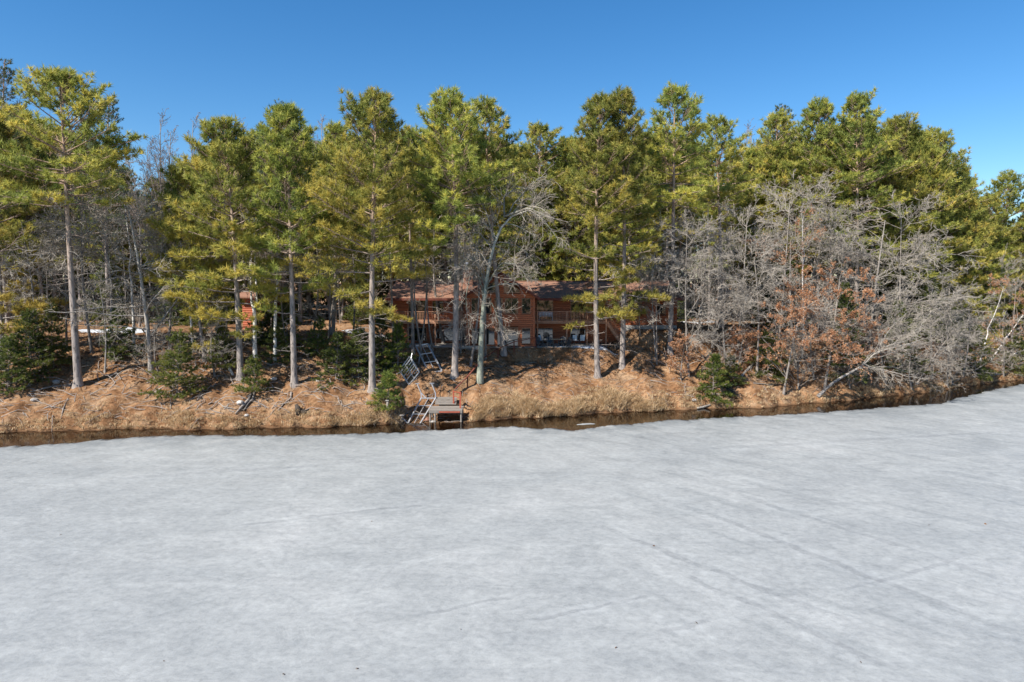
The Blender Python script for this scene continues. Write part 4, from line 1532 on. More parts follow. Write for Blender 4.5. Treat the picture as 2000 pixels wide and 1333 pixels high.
def skyline(px):
    return np.interp(px, [-50, 20, 80, 200, 260, 340, 420, 560, 640, 700, 820, 900, 970, 1035, 1090, 1180, 1290, 1380, 1430, 1470, 1530, 1680, 1820, 1900, 1940, 2060],
                     [200, 210, 210, 260, 350, 350, 275, 250, 260, 265, 262, 250, 250, 300, 285, 250, 262, 280, 330, 290, 255, 235, 285, 400, 430, 400])


first = {}
for q, (px, Y) in enumerate(spots):
    x = Xat(px, Y)
    if x > 45 and Y < float(shore_y(x)) + 9:
        continue
    gz = float(ground(x, Y))
    ty = skyline(px) + abs(rngw.normal(0, 45)) + 4
    H = at(px, ty, Y).z - gz
    v = int(rngw.integers(0, 4))
    lab = 'red pine in the packed wood behind the lodge' if 760 < px < 1340 else ('red pine in the packed wood left of the lodge' if px < 760 else 'red pine in the packed wood right of the lodge')
    s = H / (21, 23, 19, 22)[v]
    if v not in first:
        t = thing('red_pine', lab, 'pine tree', (x, Y, gz - 0.1), rngw.uniform(0, 6.28), lab.replace('red pine', 'red pines'))
        link('trunk', protos[v][0], t)
        link('crown', protos[v][1], t)
        first[v] = t
    else:
        t = copy_tree(first[v])
        t.location = (x, Y, gz - 0.1)
        t.rotation_euler = (0, 0, rngw.uniform(0, 6.28))
        tag(t, lab, None, lab.replace('red pine', 'red pines'))
    t.rotation_euler = (R(rngw.normal(0, 1.6)), R(rngw.normal(0, 1.6)), t.rotation_euler[2])
    t.scale = (s * rngw.uniform(0.85, 1.25), s * rngw.uniform(0.85, 1.25), s)

# --- young evergreens and bushes on the bank: (px, base py, top py, half width, label, needle)
YOUNG = [
    (757, 800, 735, 36, 'small dark young pine growing above the grey post at the water', 'young_needles'),
    (498, 765, 700, 34, 'dark bushy fir below the forked white birch', 'fir_needles'),
    (345, 778, 655, 62, 'shaggy evergreen bush overhanging the left bank', 'fir_needles'),
    (655, 742, 655, 42, 'dark evergreen bush left of the spire-topped pine trunk', 'fir_needles'),
    (700, 738, 640, 46, 'larger dark evergreen bush touching the spire-topped pine trunk', 'fir_needles'),
    (776, 725, 640, 36, 'yellow-green young pine beside the tilted double dock frame', 'young_needles'),
    (748, 715, 620, 34, 'dark young fir behind the yellow-green pine', 'fir_needles'),
    (430, 720, 640, 40, 'young fir between the left bank pines', 'fir_needles'),
    (540, 705, 640, 36, 'young fir behind the second white birch', 'fir_needles'),
    (1392, 775, 698, 36, 'bright green young fir near the water right of the dock', 'young_needles'),
    (1425, 755, 700, 28, 'smaller green fir right behind the bright young fir', 'fir_needles'),
    (1500, 735, 650, 42, 'dark fir hidden among bare brush right of the lodge', 'fir_needles'),
    (60, 740, 610, 58, 'dark bushy fir at the foot of the left edge pine', 'fir_needles'),
    (15, 765, 660, 52, 'low spreading fir on the bank at the left picture edge', 'fir_needles'),
    (105, 720, 600, 40, 'dark fir left of the leaning pine trunk', 'fir_needles'),
    (230, 700, 610, 44, 'dark fir in the shade behind the left snow patch', 'fir_needles'),
    (1905, 738, 640, 46, 'low evergreen at the far right shore bend', 'fir_needles'),
    (1655, 735, 560, 48, 'dark fir showing through the orange oaks', 'fir_needles'),
    (1760, 730, 590, 48, 'dark fir behind the overhanging dead branches', 'fir_needles'),
    (1985, 725, 660, 42, 'low dark fir at the right picture edge shore', 'fir_needles'),
    (514, 672, 572, 32, 'shaggy fir half hiding the red cabin front', 'fir_needles'),
    (528, 668, 562, 34, 'dark fir standing before the small red cabin', 'fir_needles'),
    (562, 672, 585, 30, 'slim fir right of the fir before the red cabin', 'fir_needles'),
    (620, 690, 630, 30, 'little fir in the sunlit clearing left of the lodge', 'fir_needles'),
]
for i, (px, by, ty, hw, lab, nd) in enumerate(YOUNG):
    f, tp = foot_top(px, by, px + random.uniform(-6, 6), ty)
    H = tp.z - f.z
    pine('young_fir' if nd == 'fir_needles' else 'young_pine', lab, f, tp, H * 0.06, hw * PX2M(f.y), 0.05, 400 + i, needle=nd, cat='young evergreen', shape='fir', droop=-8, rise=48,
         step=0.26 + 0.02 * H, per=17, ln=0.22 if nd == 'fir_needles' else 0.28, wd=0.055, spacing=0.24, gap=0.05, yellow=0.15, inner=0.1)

# --- bare trees: unique ones first
f, tp = foot_top(937, 747, 1030, 412)
mid = [at(941, 640, f.y) - f, at(947, 560, f.y) - f, at(965, 470, f.y) - f, at(990, 418, f.y) - f]


def limb(*pts):
    return [at(px, py, f.y + dy) - f for px, py, dy in pts]


OAK_LIMBS = [
    (limb((988, 422, 0), (1030, 408, -0.6), (1062, 428, -1.0), (1090, 470, -1.2)), 0.11),
    (limb((965, 468, 0), (950, 415, 0.4), (935, 380, 0.8), (905, 352, 1.0)), 0.09),
    (limb((985, 425, 0), (985, 385, 0.3), (1010, 365, 0.6), (1045, 372, 0.8)), 0.09),
    (limb((960, 485, 0), (930, 450, -0.5), (905, 455, -0.8), (890, 500, -1.0)), 0.08),
    (limb((952, 520, 0), (925, 470, -0.9), (932, 500, -1.4), (905, 530, -1.6)), 0.08),
    (limb((948, 560, 0), (928, 500, -0.6), (900, 515, -1.0), (884, 560, -1.2)), 0.08),
    (limb((946, 580, 0), (925, 520, -1.2), (908, 560, -1.6), (915, 640, -1.8)), 0.07),
    (limb((946, 575, 0), (968, 515, -0.8), (1000, 512, -1.2), (1040, 552, -1.4)), 0.08),
    (limb((944, 600, 0), (962, 590, -1.0), (975, 630, -1.4), (992, 655, -1.6)), 0.06),
    (limb((995, 416, 0), (1020, 380, 0.8), (1045, 350, 1.2), (1068, 345, 1.5)), 0.08),
    (limb((962, 478, 0), (985, 470, 0.9), (1020, 485, 1.2), (1050, 520, 1.3)), 0.06),
]
bare('lichen_oak', 'greenish lichen-covered bare oak with bent drooping top in front of the gabled wing', f,
     bare_meshes(501, tp - f, 0.30, mids=mid, limbs=10, t0=0.45, limb_ratio=0.22, limb_ang=1.1, up=-0.045, wig=0.20, m1=9, m2=7, m3=2, rmin=0.012, taper=0.1, up2=-0.03, main=OAK_LIMBS, rt2=0.6),
     'lichen_bark', 'twig_pale', 'oak tree')


def birch(label, base, fork, tips, r, seed, group='white birches'):
    f = hit(*base)
    f.z -= 0.1
    t = thing('white_birch', label, 'birch tree', f, 0, group)
    rng = np.random.default_rng(seed)
    parts, tw = [], []
    fk = at(fork[0], fork[1], f.y) - f
    parts.append(tubes_np(stem_curve(tuple(fk), 8, rng, 0.02)[None], (r * np.linspace(1.15, 0.8, 8))[None], 8))
    for (mx_, my_, tx, ty) in tips:
        a, b_ = at(mx_, my_, f.y + rng.uniform(-0.2, 0.2)) - f, at(tx, ty, f.y + rng.uniform(-1, 1)) - f
        c = np.array([tuple(fk), tuple(fk.lerp(a, 0.6) + (a - fk) * 0.05), tuple(a), tuple(a.lerp(b_, 0.35)), tuple(a.lerp(b_, 0.7)), tuple(b_)])
        c[1:-1] += rng.normal(0, 0.07, (4, 3))
        rr_ = (r * np.linspace(0.72, 0.12, 6))[None]
        parts.append(tubes_np(c[None], rr_, 7))
        c1, r1 = offshoots(c[None], rr_, 9, 0.35, 1.0, 0.2, 0.6, 5, rng, 0.1, 0.06, 0.018)
        parts.append(tubes_np(c1, r1, 4))
        c2, r2 = offshoots(c1, r1, 7, 0.2, 1.0, 0.5, 0.6, 4, rng, 0.12, 0.03, 0.011)
        c3, r3 = offshoots(c2, r2, 5, 0.2, 1.0, 0.5, 0.6, 3, rng, 0.12, 0.0, 0.010)
        tw += [tubes_np(c2, r2, 3), tubes_np(c3, r3, 3)]
    a, b_ = join_parts(parts)
    link('trunk', mesh_np('trunk', a, Q=b_, mat=M['birch'], smooth_shade=True), t)
    a, b_ = join_parts(tw)
    link('crown', mesh_np('crown', a, Q=b_, mat=M['twig_brown']), t)


birch('tall white birch forking into two pale stems below the lodge level', (499, 712), (499, 622), [(490, 590, 484, 300), (500, 590, 494, 270)], 0.20, 1)
birch('slimmer white birch right of the forked birch', (536, 708), (538, 600), [(540, 520, 548, 380)], 0.17, 2)
birch('thin white birch leaning in the needles left of the dense pine', (376, 690), (368, 580), [(358, 520, 348, 420)], 0.13, 3)
birch('thin bent white birch among the bare trees at the right', (1566, 700), (1568, 580), [(1570, 500, 1564, 410)], 0.10, 4)
birch('leaning white birch at the far right shore', (1912, 712), (1925, 665), [(1930, 645, 1960, 560)], 0.12, 5)
birch('low white birch leaning right over the shore at the picture edge', (1935, 706), (1958, 672), [(1970, 655, 2010, 600)], 0.12, 6)
birch('lowest white birch sloping out at the right picture edge', (1955, 706), (1985, 690), [(2005, 680, 2060, 640)], 0.12, 7)
birch('white-barked trunk in the left wood beside the droopy bare oak', (262, 680), (258, 560), [(254, 500, 240, 380)], 0.13, 8)

f, tp = foot_top(296, 727, 250, 470)
bare('bare_oak', 'grey bare oak with wide tangled branches right of the leaning pine', f,
     bare_meshes(511, (tp.x - f.x, 0, tp.z - f.z + 3.5), 0.25, limbs=24, t0=0.18, limb_ratio=0.42, limb_ang=1.2, up=-0.02, wig=0.2, m1=7, m2=6, m3=3, rmin=0.012, taper=0.35, leaf=0), 'dead_bark', 'twig_pale', 'oak tree')
f, tp = foot_top(205, 728, 196, 560)
bare('bare_sapling', 'small dead grey tree in the sunlit gap right of the leaning pine', f, bare_meshes(512, (tp.x - f.x, 0, tp.z - f.z), 0.09, limbs=14, t0=0.3, limb_ratio=0.5, limb_ang=1.2, up=-0.05, m1=6, m2=5, m3=2), 'dead_bark', 'twig_pale')

# the dead tree toppled over the water on the right
f = hit(1597, 778)
mids = [at(1625, 748, f.y) - f, at(1660, 728, f.y) - f, at(1694, 712, f.y) - f, at(1702, 690, f.y - 0.5) - f]
tp = at(1790, 668, f.y - 1.5)
bare('fallen_tree', 'pale dead tree toppled sideways over the water at the right bank', f,
     bare_meshes(521, tp - f, 0.17, mids=mids, limbs=20, t0=0.42, limb_ratio=0.52, limb_ang=0.95, up=-0.06, wig=0.17, m1=7, m2=6, m3=4, rmin=0.013, taper=0.2), 'dead_bark', 'twig_pale', 'fallen tree')
for j, (bx, by, tx, ty, lab) in enumerate([(1850, 752, 1830, 600, 'grey bare shrub tree bending low over the dark water'), (1790, 750, 1850, 640, 'bare overhanging tree left of the dark water bend'), (1730, 750, 1700, 560, 'bare tree rising behind the toppled dead tree')]):
    f, tp = foot_top(bx, by, tx, ty)
    bare('bare_tree', lab, f, bare_meshes(525 + j, (tp.x - f.x, -1.5, tp.z - f.z), 0.11, limbs=28, t0=0.10, limb_ratio=0.6, limb_ang=1.0, up=-0.035, wig=0.15, m1=8, m2=7, m3=1, rmin=0.011, taper=0.4), 'grey_bark', 'twig')

# orange-leaved oaks: (px, base, top x, top y, leaf count, label)
for j, (bx, by, tx, ty, lf, lab) in enumerate([
        (1530, 770, 1570, 590, 2600, 'rusty-leaved young oak leaning over the bank right of the young firs'), (1610, 760, 1640, 540, 3000, 'broad rusty-leaved oak behind the toppled dead tree'),
        (1440, 720, 1450, 640, 900, 'low rusty-leaved oak sapling behind the bright young fir'), (1330, 742, 1340, 660, 800, 'rusty-leaved sapling at the right edge of the open slope'),
        (1555, 720, 1545, 470, 1500, 'thinly leaved rusty oak among the grey bare crowns'), (1975, 720, 1985, 560, 1300, 'rusty-leaved oak at the far right shore'),
        (1150, 668, 1145, 570, 700, 'rusty-leaved oak sapling before the right balcony'), (1690, 740, 1680, 620, 1500, 'rusty-leaved oak half hidden by grey branches')]):
    f, tp = foot_top(bx, by, tx, ty)
    H = tp.z - f.z
    bare('rusty_oak', lab, f, bare_meshes(540 + j, (tp.x - f.x, 0, H), 0.04 + 0.009 * H, limbs=18, t0=0.15, limb_ratio=0.55, limb_ang=1.05, up=0.0, wig=0.18, m1=6, m2=6, m3=0, rmin=0.010, leaf=int(lf * 3.4), leaf_size=0.125, taper=0.4),
         'grey_bark', 'twig', 'oak tree', 'oaks holding dead leaves')

# bare-tree kinds that repeat
KIND = {
    'spread': bare_meshes(601, (0.4, 0.2, 11), 0.09, limbs=26, t0=0.15, limb_ratio=0.45, limb_ang=0.95, up=0.02, wig=0.17, m1=8, m2=7, m3=2, rmin=0.011, taper=0.4),
    'broad': bare_meshes(602, (-0.6, 0.0, 10), 0.10, limbs=24, t0=0.25, limb_ratio=0.52, limb_ang=1.1, up=-0.01, wig=0.2, m1=8, m2=7, m3=2, rmin=0.011, taper=0.3),
    'slim': bare_meshes(603, (0.3, 0.0, 15), 0.11, limbs=30, t0=0.35, limb_ratio=0.26, limb_ang=0.5, up=0.02, wig=0.07, m1=7, m2=5, m3=2, rmin=0.009, taper=0.65),
    'brush': bare_meshes(604, (0.2, 0.0, 5), 0.07, limbs=26, t0=0.05, limb_ratio=0.7, limb_ang=0.8, up=0.02, wig=0.14, m1=6, m2=5, m3=2, rmin=0.010, taper=0.5),
    'pole': bare_meshes(605, (0.5, 0.0, 13), 0.10, limbs=14, t0=0.5, limb_ratio=0.2, limb_ang=0.9, up=0.02, wig=0.15, m1=5, m2=4, m3=2, rmin=0.010, taper=0.5),
}
KH = dict(spread=11, broad=10, slim=15, brush=5, pole=13)
KTW = dict(spread='twig', broad='twig', slim='twig_brown', brush='twig', pole='twig')
kfirst = {}


def place_bare(kind, foot, H, label, group, wide=1.0, name='bare_tree', cat='bare tree'):
    s = H / KH[kind]
    if kind not in kfirst:
        t = bare(name, label, foot, KIND[kind], 'grey_bark', KTW[kind], cat, group)
        kfirst[kind] = t
    else:
        t = copy_tree(kfirst[kind])
        t.name = name
        t.location = foot
        tag(t, label, cat, group)
    t.rotation_euler = (0, 0, random.uniform(0, 6.28))
    t.scale = (s * wide, s * wide, s)
    return t


# the grey bare trees right of the lodge and along the right bank
for kind, bx, by, ty, wd, lab in [
        ('broad', 1282, 700, 470, 1.0, 'bare grey tree at the right foot of the lodge'), ('spread', 1345, 735, 455, 1.0, 'bare grey tree standing on the right slope edge below the lodge'),
        ('broad', 1362, 660, 400, 1.05, 'wide bare tree screening the lodge right end'), ('spread', 1440, 690, 420, 1.15, 'bare tree left of the thin bent birch'),
        ('broad', 1478, 735, 500, 1.1, 'wide bare tree above the young firs at the right'), ('spread', 1520, 690, 390, 1.1, 'tall bare tree behind the rusty oaks'),
        ('spread', 1620, 700, 420, 1.2, 'bare grey crown right of the thin bent birch'), ('broad', 1690, 720, 430, 1.2, 'wide bare grey crown above the toppled dead tree'),
        ('spread', 1760, 720, 420, 1.15, 'tall bare grey crown below the right pines'), ('broad', 1820, 740, 540, 1.2, 'low wide bare tree near the dark water bend'),
        ('brush', 1400, 745, 660, 1.4, 'bare grey brush around the bright young fir'), ('brush', 1560, 760, 680, 1.4, 'bare grey brush at the foot of the rusty oaks'),
        ('brush', 1660, 760, 690, 1.6, 'bare grey brush under the toppled dead tree'), ('brush', 1780, 760, 680, 1.8, 'bare grey brush overhanging the right waterline'),
        ('brush', 1860, 752, 680, 1.8, 'bare brush drooping at the dark water bend'), ('brush', 1960, 735, 670, 1.6, 'bare brush at the far right shore'),
        ('spread', 1960, 700, 520, 0.9, 'bare tree beside the slim right edge pine'), ('broad', 1250, 655, 500, 0.9, 'bare tree close to the lodge stair'),
        ('pole', 820, 693, 480, 1.35, 'thin grey trunk left of the dock frames'), ('pole', 826, 703, 470, 1.35, 'thin grey-green trunk seen through the upright dock frame'),
        ('pole', 846, 690, 500, 1.35, 'slender sapling in front of the lodge left balcony'), ('pole', 866, 672, 440, 1.9, 'pinkish trunk close before the lodge left wall'),
        ('pole', 919, 716, 460, 1.35, 'thin bare trunk left of the lichen-covered oak'), ('pole', 948, 702, 470, 1.35, 'straight bare trunk just behind the lichen-covered oak'),
        ('pole', 1016, 668, 470, 1.35, 'thin trunk before the gabled wing sliding doors'), ('pole', 1283, 712, 560, 1.35, 'short lichen-green trunk on the right slope'),
        ('pole', 770, 688, 430, 1.35, 'bare trunk beside the lodge left corner'), ('pole', 643, 650, 470, 1.35, 'bare trunk in the clearing left of the lodge'),
        ('pole', 612, 655, 440, 1.35, 'slim bare trunk at the top of the sunlit clearing'), ('pole', 690, 655, 460, 1.35, 'bare trunk by the snow patch left of the lodge'),
        ('broad', 215, 700, 400, 1.2, 'wide bare tree filling the gap right of the leaning pine'), ('spread', 180, 690, 330, 1.0, 'bare tree right behind the leaning pine trunk'),
        ('brush', 420, 735, 640, 1.5, 'dry grey brush between the left bank pines'), ('brush', 310, 735, 640, 1.5, 'dry grey brush at the foot of the wide bare oak'),
        ('brush', 60, 720, 620, 1.2, 'dry brush before the left edge firs'), ('brush', 900, 690, 610, 1.1, 'bare brush in front of the gabled wing left side')]:
    f = hit(bx, by)
    H = at(bx, ty, f.y).z - f.z
    f.z -= 0.08
    place_bare(kind, f, H, lab, 'bare trees and brush on the bank', wd, 'bare_brush' if kind == 'brush' else 'bare_tree', 'brush' if kind == 'brush' else 'bare tree')
for kind, bx, by, ty, wd, lab in [
        ('spread', 330, 690, 410, 1.0, 'bare tree between the wide oak and the small yellow pine'), ('spread', 440, 690, 430, 0.9, 'bare tree behind the dense red pine trunk'), ('broad', 560, 680, 470, 0.9, 'low bare tree at the top of the sunlit clearing'),
        ('spread', 640, 680, 470, 0.9, 'bare tree behind the dark evergreen bushes'), 
        ('broad', 905, 672, 455, 0.9, 'bare tree screening the chimney and the wing left side'), 
        ('broad', 80, 700, 430, 1.1, 'bare tree left of the leaning pine trunk'), ('spread', 130, 680, 400, 1.0, 'bare tree behind the left edge firs'),
        ('broad', 1420, 720, 560, 1.5, 'low spreading bare crown above the bright young fir'), ('broad', 1590, 742, 600, 1.5, 'low spreading bare crown among the rusty oaks'), 
        ('spread', 1570, 680, 380, 1.1, 'tall bare crown just behind the thin bent birch'), 
        ('spread', 1390, 680, 470, 1.2, 'bare tree beside the orange-barked pine'), ('broad', 1310, 672, 500, 1.0, 'bare tree before the lodge stone foundation'), ('broad', 1880, 735, 590, 1.2, 'bare crown drooping above the far shore bend')]:
    f = hit(bx, by)
    H = at(bx, ty, f.y).z - f.z
    f.z -= 0.08
    place_bare(kind, f, H, lab, 'bare trees and brush on the bank', wd)
# slim bare trees whose tops stand against the sky
for px, Y, ty, lab in [(322, 88, 232, 'tallest slim bare tree against the sky left of centre'), (300, 92, 285, 'slim bare tree left of the tallest sky-lined one'), (350, 90, 260, 'slim bare tree right of the tallest sky-lined one'),
                       (395, 96, 235, 'fine bare treetop showing behind the dense left pine'), (470, 92, 250, 'reddish bare treetop beside the birch top'), (272, 86, 330, 'bare tree before the bluish tiered pine'),
                       (1440, 94, 255, 'pale slim bare tree in the skyline gap right of centre'), (1465, 98, 270, 'second slim bare tree in the right skyline gap'), (645, 96, 240, 'fine bare top beside the spire-topped pine'),
                       (50, 92, 210, 'bare twigs showing beside the dark corner pine')]:
    x = Xat(px, Y)
    f = Vector((x, Y, float(ground(x, Y)) - 0.1))
    place_bare('slim', f, at(px, ty, Y).z - f.z, lab, 'slim bare trees against the sky', 0.9)
# grey stems that fill the wood's understorey
for q in range(70):
    px = random.uniform(-20, 2020)
    Y = random.uniform(84, 112)
    if 750 < px < 1345:
        Y = random.uniform(91, 112)
    x = Xat(px, Y)
    if Y < float(shore_y(x)) + 5:
        continue
    side_ = 'left of the lodge' if px < 750 else ('behind the lodge' if px < 1345 else 'right of the lodge')
    place_bare(random.choice(['pole', 'pole', 'slim', 'spread']), Vector((x, Y, float(ground(x, Y)) - 0.1)), random.uniform(9, 14), 'thin bare tree deep in the wood ' + side_, 'thin bare trees deep in the wood ' + side_, 0.8)
for q in range(40):
    px = random.uniform(-20, 2020)
    Y = random.uniform(80, 104)
    if 750 < px < 1345:
        Y = random.uniform(91, 106)
    x = Xat(px, Y)
    if Y < float(shore_y(x)) + 6 or (470 < px < 620 and Y < 92):
        continue
    side_ = 'left of the lodge' if px < 750 else ('behind the lodge' if px < 1345 else 'right of the lodge')
    place_bare('brush', Vector((x, Y, float(ground(x, Y)) - 0.1)), random.uniform(2.5, 5), 'bare brush in the shaded wood ' + side_, 'bare brush in the shaded wood ' + side_, 1.3, 'bare_brush', 'brush')

# shaded firs that darken the understorey: one modelled, the rest copies
(TV, TQ), (NV, NT, NA) = pine_meshes(700, (0.1, 0, 5.0), 0.3, 1.9, 0.06, shape='fir', droop=-8, rise=45, step=0.34, per=13, ln=0.26, wd=0.065, spacing=0.32, gap=0.05, inner=0.1)
fm = (mesh_np('trunk', TV, Q=TQ, mat=M['grey_bark']), mesh_np('crown', NV, T=NT, mat=M['fir_needles'], attr=NA))
ffirst = None
for q in range(95):
    px = random.uniform(-30, 2030)
    Y = random.uniform(82, 122)
    if 745 < px < 1350:
        Y = random.uniform(92, 122)
    x = Xat(px, Y)
    if Y < float(shore_y(x)) + 7 or (465 < px < 630 and Y < 93):
        continue
    side_ = 'left of the lodge' if px < 750 else ('behind the lodge' if px < 1345 else 'right of the lodge')
    s = random.uniform(0.7, 1.7)
    loc = (x, Y, float(ground(x, Y)) - 0.1)
    if ffirst is None:
        t = ffirst = thing('young_fir', '', 'young evergreen', loc)
        link('trunk', fm[0], t)
        link('crown', fm[1], t)
    else:
        t = copy_tree(ffirst)
        t.location = loc
    t.rotation_euler = (0, 0, random.uniform(0, 6.28))
    t.scale = (s * 1.15, s * 1.15, s)
    tag(t, 'dark fir in the shaded wood ' + side_, 'young evergreen', 'dark firs in the shaded wood ' + side_)

# the far wood at the back and the wood on the opposite shore read as one mass each
def wood_mass(name, xs, ys, hs, seed, per_tree=120):
    rng = np.random.default_rng(seed)
    pos, ax, tn, stems = [], [], [], []
    for x, y, h in zip(xs, ys, hs):
        gz = float(ground(x, y)) if y > 0 else 0.5
        u = rng.uniform(0, 1, per_tree)
        rad = 2.9 * (1.02 - u) ** 0.7 * np.sqrt(rng.uniform(0.1, 1, per_tree))
        a = rng.uniform(0, 6.28, per_tree)
        pos.append(np.stack([x + rad * np.cos(a), y + rad * np.sin(a), gz + h * (0.04 + 0.96 * u)], -1))
        ax.append(unit(np.stack([np.cos(a), np.sin(a), np.full(per_tree, 0.7)], -1)))
        tn.append(np.clip(rng.normal(0.3, 0.1, per_tree), 0, 1))
        stems.append([(x, y, gz - 0.3), (x, y, gz + h * 0.5), (x, y, gz + h)])
    V, T, A = needles(np.concatenate(pos), np.concatenate(ax), np.concatenate(tn), rng, 7, 1.0, 0.42)
    return tag(link(name, mesh_np(name, V, T=T, mat=M['fir_needles'], attr=A)), kind='stuff')


rngf = np.random.default_rng(9)
xs = np.concatenate([np.arange(-120, 150, 4.2), np.arange(-122, 150, 4.6)]) + rngf.uniform(-1.5, 1.5, len(np.arange(-120, 150, 4.2)) + len(np.arange(-122, 150, 4.6)))
ys = np.concatenate([np.full(len(np.arange(-120, 150, 4.2)), 128.0), np.full(len(np.arange(-122, 150, 4.6)), 136.0)]) + rngf.uniform(-3, 3, len(xs))
okf = ys > shore_y(xs) + 8
wood_mass('far_wood', xs[okf], ys[okf], rngf.uniform(10, 15, okf.sum()), 31)
xs = np.arange(-100, 101, 4.0)
ys = np.full(51, -27.0) + rngf.uniform(-2, 2, 51)
wood_mass('opposite_wood', xs + rngf.uniform(-1, 1, 51), ys, rngf.uniform(12, 19, 51), 32, 110)
tag(MB().add([(-2400, -23, -0.1), (2400, -23, -0.1), (2400, -27, 0.7), (-2400, -27, 0.7), (2400, -2400, 4), (-2400, -2400, 4)], [(3, 2, 1, 0), (5, 4, 2, 3)]).build('opposite_bank', M['ground']), kind='structure')

# ------------------------------------------------------------------ bank: grass, leaves, sticks, logs
rng = np.random.default_rng(77)
nX = 5200
X = rng.uniform(-52, 70, nX)
den = np.interp(X, [-52, -15, -12.5, -10.4, -9.9, -3.7, -3.2, 12, 16, 20, 70], [0.35, 0.4, 1, 1, 0.0, 0.0, 1.0, 1.0, 0.6, 0.25, 0.2])
keep = rng.random(nX) < den
X = X[keep]
s = np.abs(rng.normal(0.0, 1.0, len(X))) * np.interp(X, [-52, -16, -12, 12, 18, 70], [0.75, 0.75, 1.15, 1.15, 0.8, 0.7]) + 0.1
tall = np.interp(X, [-52, -16, -12.5, -9, -3.2, 12, 18, 70], [0.30, 0.34, 0.75, 0.7, 0.78, 0.68, 0.33, 0.28]) * np.clip(1.25 - s / 3.2, 0.35, 1)
tall = tall * (0.78 + 0.32 * np.sin(X * 1.1 + 0.7 * np.sin(X * 0.37)) * np.sin(X * 0.43 + 1) + rng.normal(0, 0.16, len(X)))
s = s * (1 + 0.5 * np.sin(X * 0.7 + 2))
Y = shore_y(X) + s
Zg = ground(X, Y)
per = 22
P = np.repeat(np.stack([X, Y, Zg - 0.03], -1), per, 0)
n = len(P)
P[:, :2] += rng.normal(0, 0.17, (n, 2))
hgt = np.repeat(tall, per) * rng.uniform(0.5, 1.2, n)
lean = rng.normal(0, 0.55, (n, 2)) + np.repeat(rng.normal(0, 0.45, (n // per, 2)), per, 0)
lean[:, 1] -= 0.25
tip = P + np.stack([lean[:, 0] * hgt, lean[:, 1] * hgt, hgt], -1)
midp = P * 0.45 + tip * 0.55
midp[:, 2] += hgt * 0.12
tip[:, 2] -= hgt * 0.15 * rng.random(n)
a = rng.uniform(0, 6.28, n)
wv = np.stack([np.cos(a), np.sin(a), np.zeros(n)], -1) * 0.02
V = np.stack([P - wv, P + wv, midp + wv * 0.8, midp - wv * 0.8, tip], 1).reshape(-1, 3)
i5 = np.arange(n) * 5
tag(link('dry_grass', mesh_np('dry_grass', V, T=np.stack([i5 + 3, i5 + 2, i5 + 4], -1), Q=np.stack([i5, i5 + 1, i5 + 2, i5 + 3], -1), mat=M['grass'], attr=np.repeat(np.clip(rng.normal(0.5, 0.2, n), 0, 1), 5))), kind='stuff')

nX = 3000
X = rng.uniform(-54, 60, nX)
s = 0.5 + 13 * rng.random(nX) ** 1.6
Y = shore_y(X) + s
keep = (vnoise(X * 0.35, Y * 0.35, 21) + rng.normal(0, 0.08, nX) > 0.10) & ~((X > -10.4) & (X < -3.4) & (s < 3.5)) & ~((X > XL - 0.5) & (X < 10.3) & (Y > 71))
X, Y = X[keep], Y[keep]
per = 11
P = np.repeat(np.stack([X, Y, ground(X, Y) - 0.02], -1), per, 0)
n = len(P)
P[:, :2] += rng.normal(0, 0.16, (n, 2))
hgt = rng.uniform(0.12, 0.42, n) * np.repeat(rng.uniform(0.6, 1.3, n // per), per)
tip = P + np.stack([rng.normal(0, 0.6, n) * hgt, (rng.normal(0, 0.6, n) - 0.3) * hgt, hgt], -1)
a = rng.uniform(0, 6.28, n)
wv = np.stack([np.cos(a), np.sin(a), np.zeros(n)], -1) * 0.02
V = np.stack([P - wv, P + wv, tip], 1).reshape(-1, 3)
tag(link('dead_weeds', mesh_np('dead_weeds', V, T=np.arange(n * 3).reshape(-1, 3), mat=M['leaf_litter'], attr=np.repeat(np.clip(rng.normal(0.62, 0.3, n), 0, 1), 3))), kind='stuff')

n = 46000
X = rng.uniform(-56, 62, n)
s = rng.uniform(0.2, 1, n) ** 0.9 * 22
Y = shore_y(X) + s
ok = ~((X > XL - 0.5) & (X < 10.3) & (Y > 71.1))
X, Y = X[ok], Y[ok]
n = len(X)
P = np.stack([X, Y, ground(X, Y) + 0.03], -1)
a = rng.uniform(0, 6.28, n)
sz = rng.uniform(0.06, 0.15, (n, 1))
u_ = np.stack([np.cos(a), np.sin(a), rng.normal(0, 0.35, n)], -1) * sz
v_ = np.stack([-np.sin(a), np.cos(a), rng.normal(0, 0.35, n)], -1) * sz * 0.7
V = np.stack([P - u_, P - v_, P + u_, P + v_ + np.array([0, 0, 0.02])], 1).reshape(-1, 3)
i4 = np.arange(n) * 4
tag(link('fallen_leaves', mesh_np('fallen_leaves', V, Q=np.stack([i4, i4 + 1, i4 + 2, i4 + 3], -1), mat=M['leaf_litter'], attr=np.repeat(np.clip(0.45 + 0.75 * vnoise(X * 0.45, Y * 0.45, 31) + rng.normal(0, 0.2, n), 0, 1), 4))), kind='stuff')

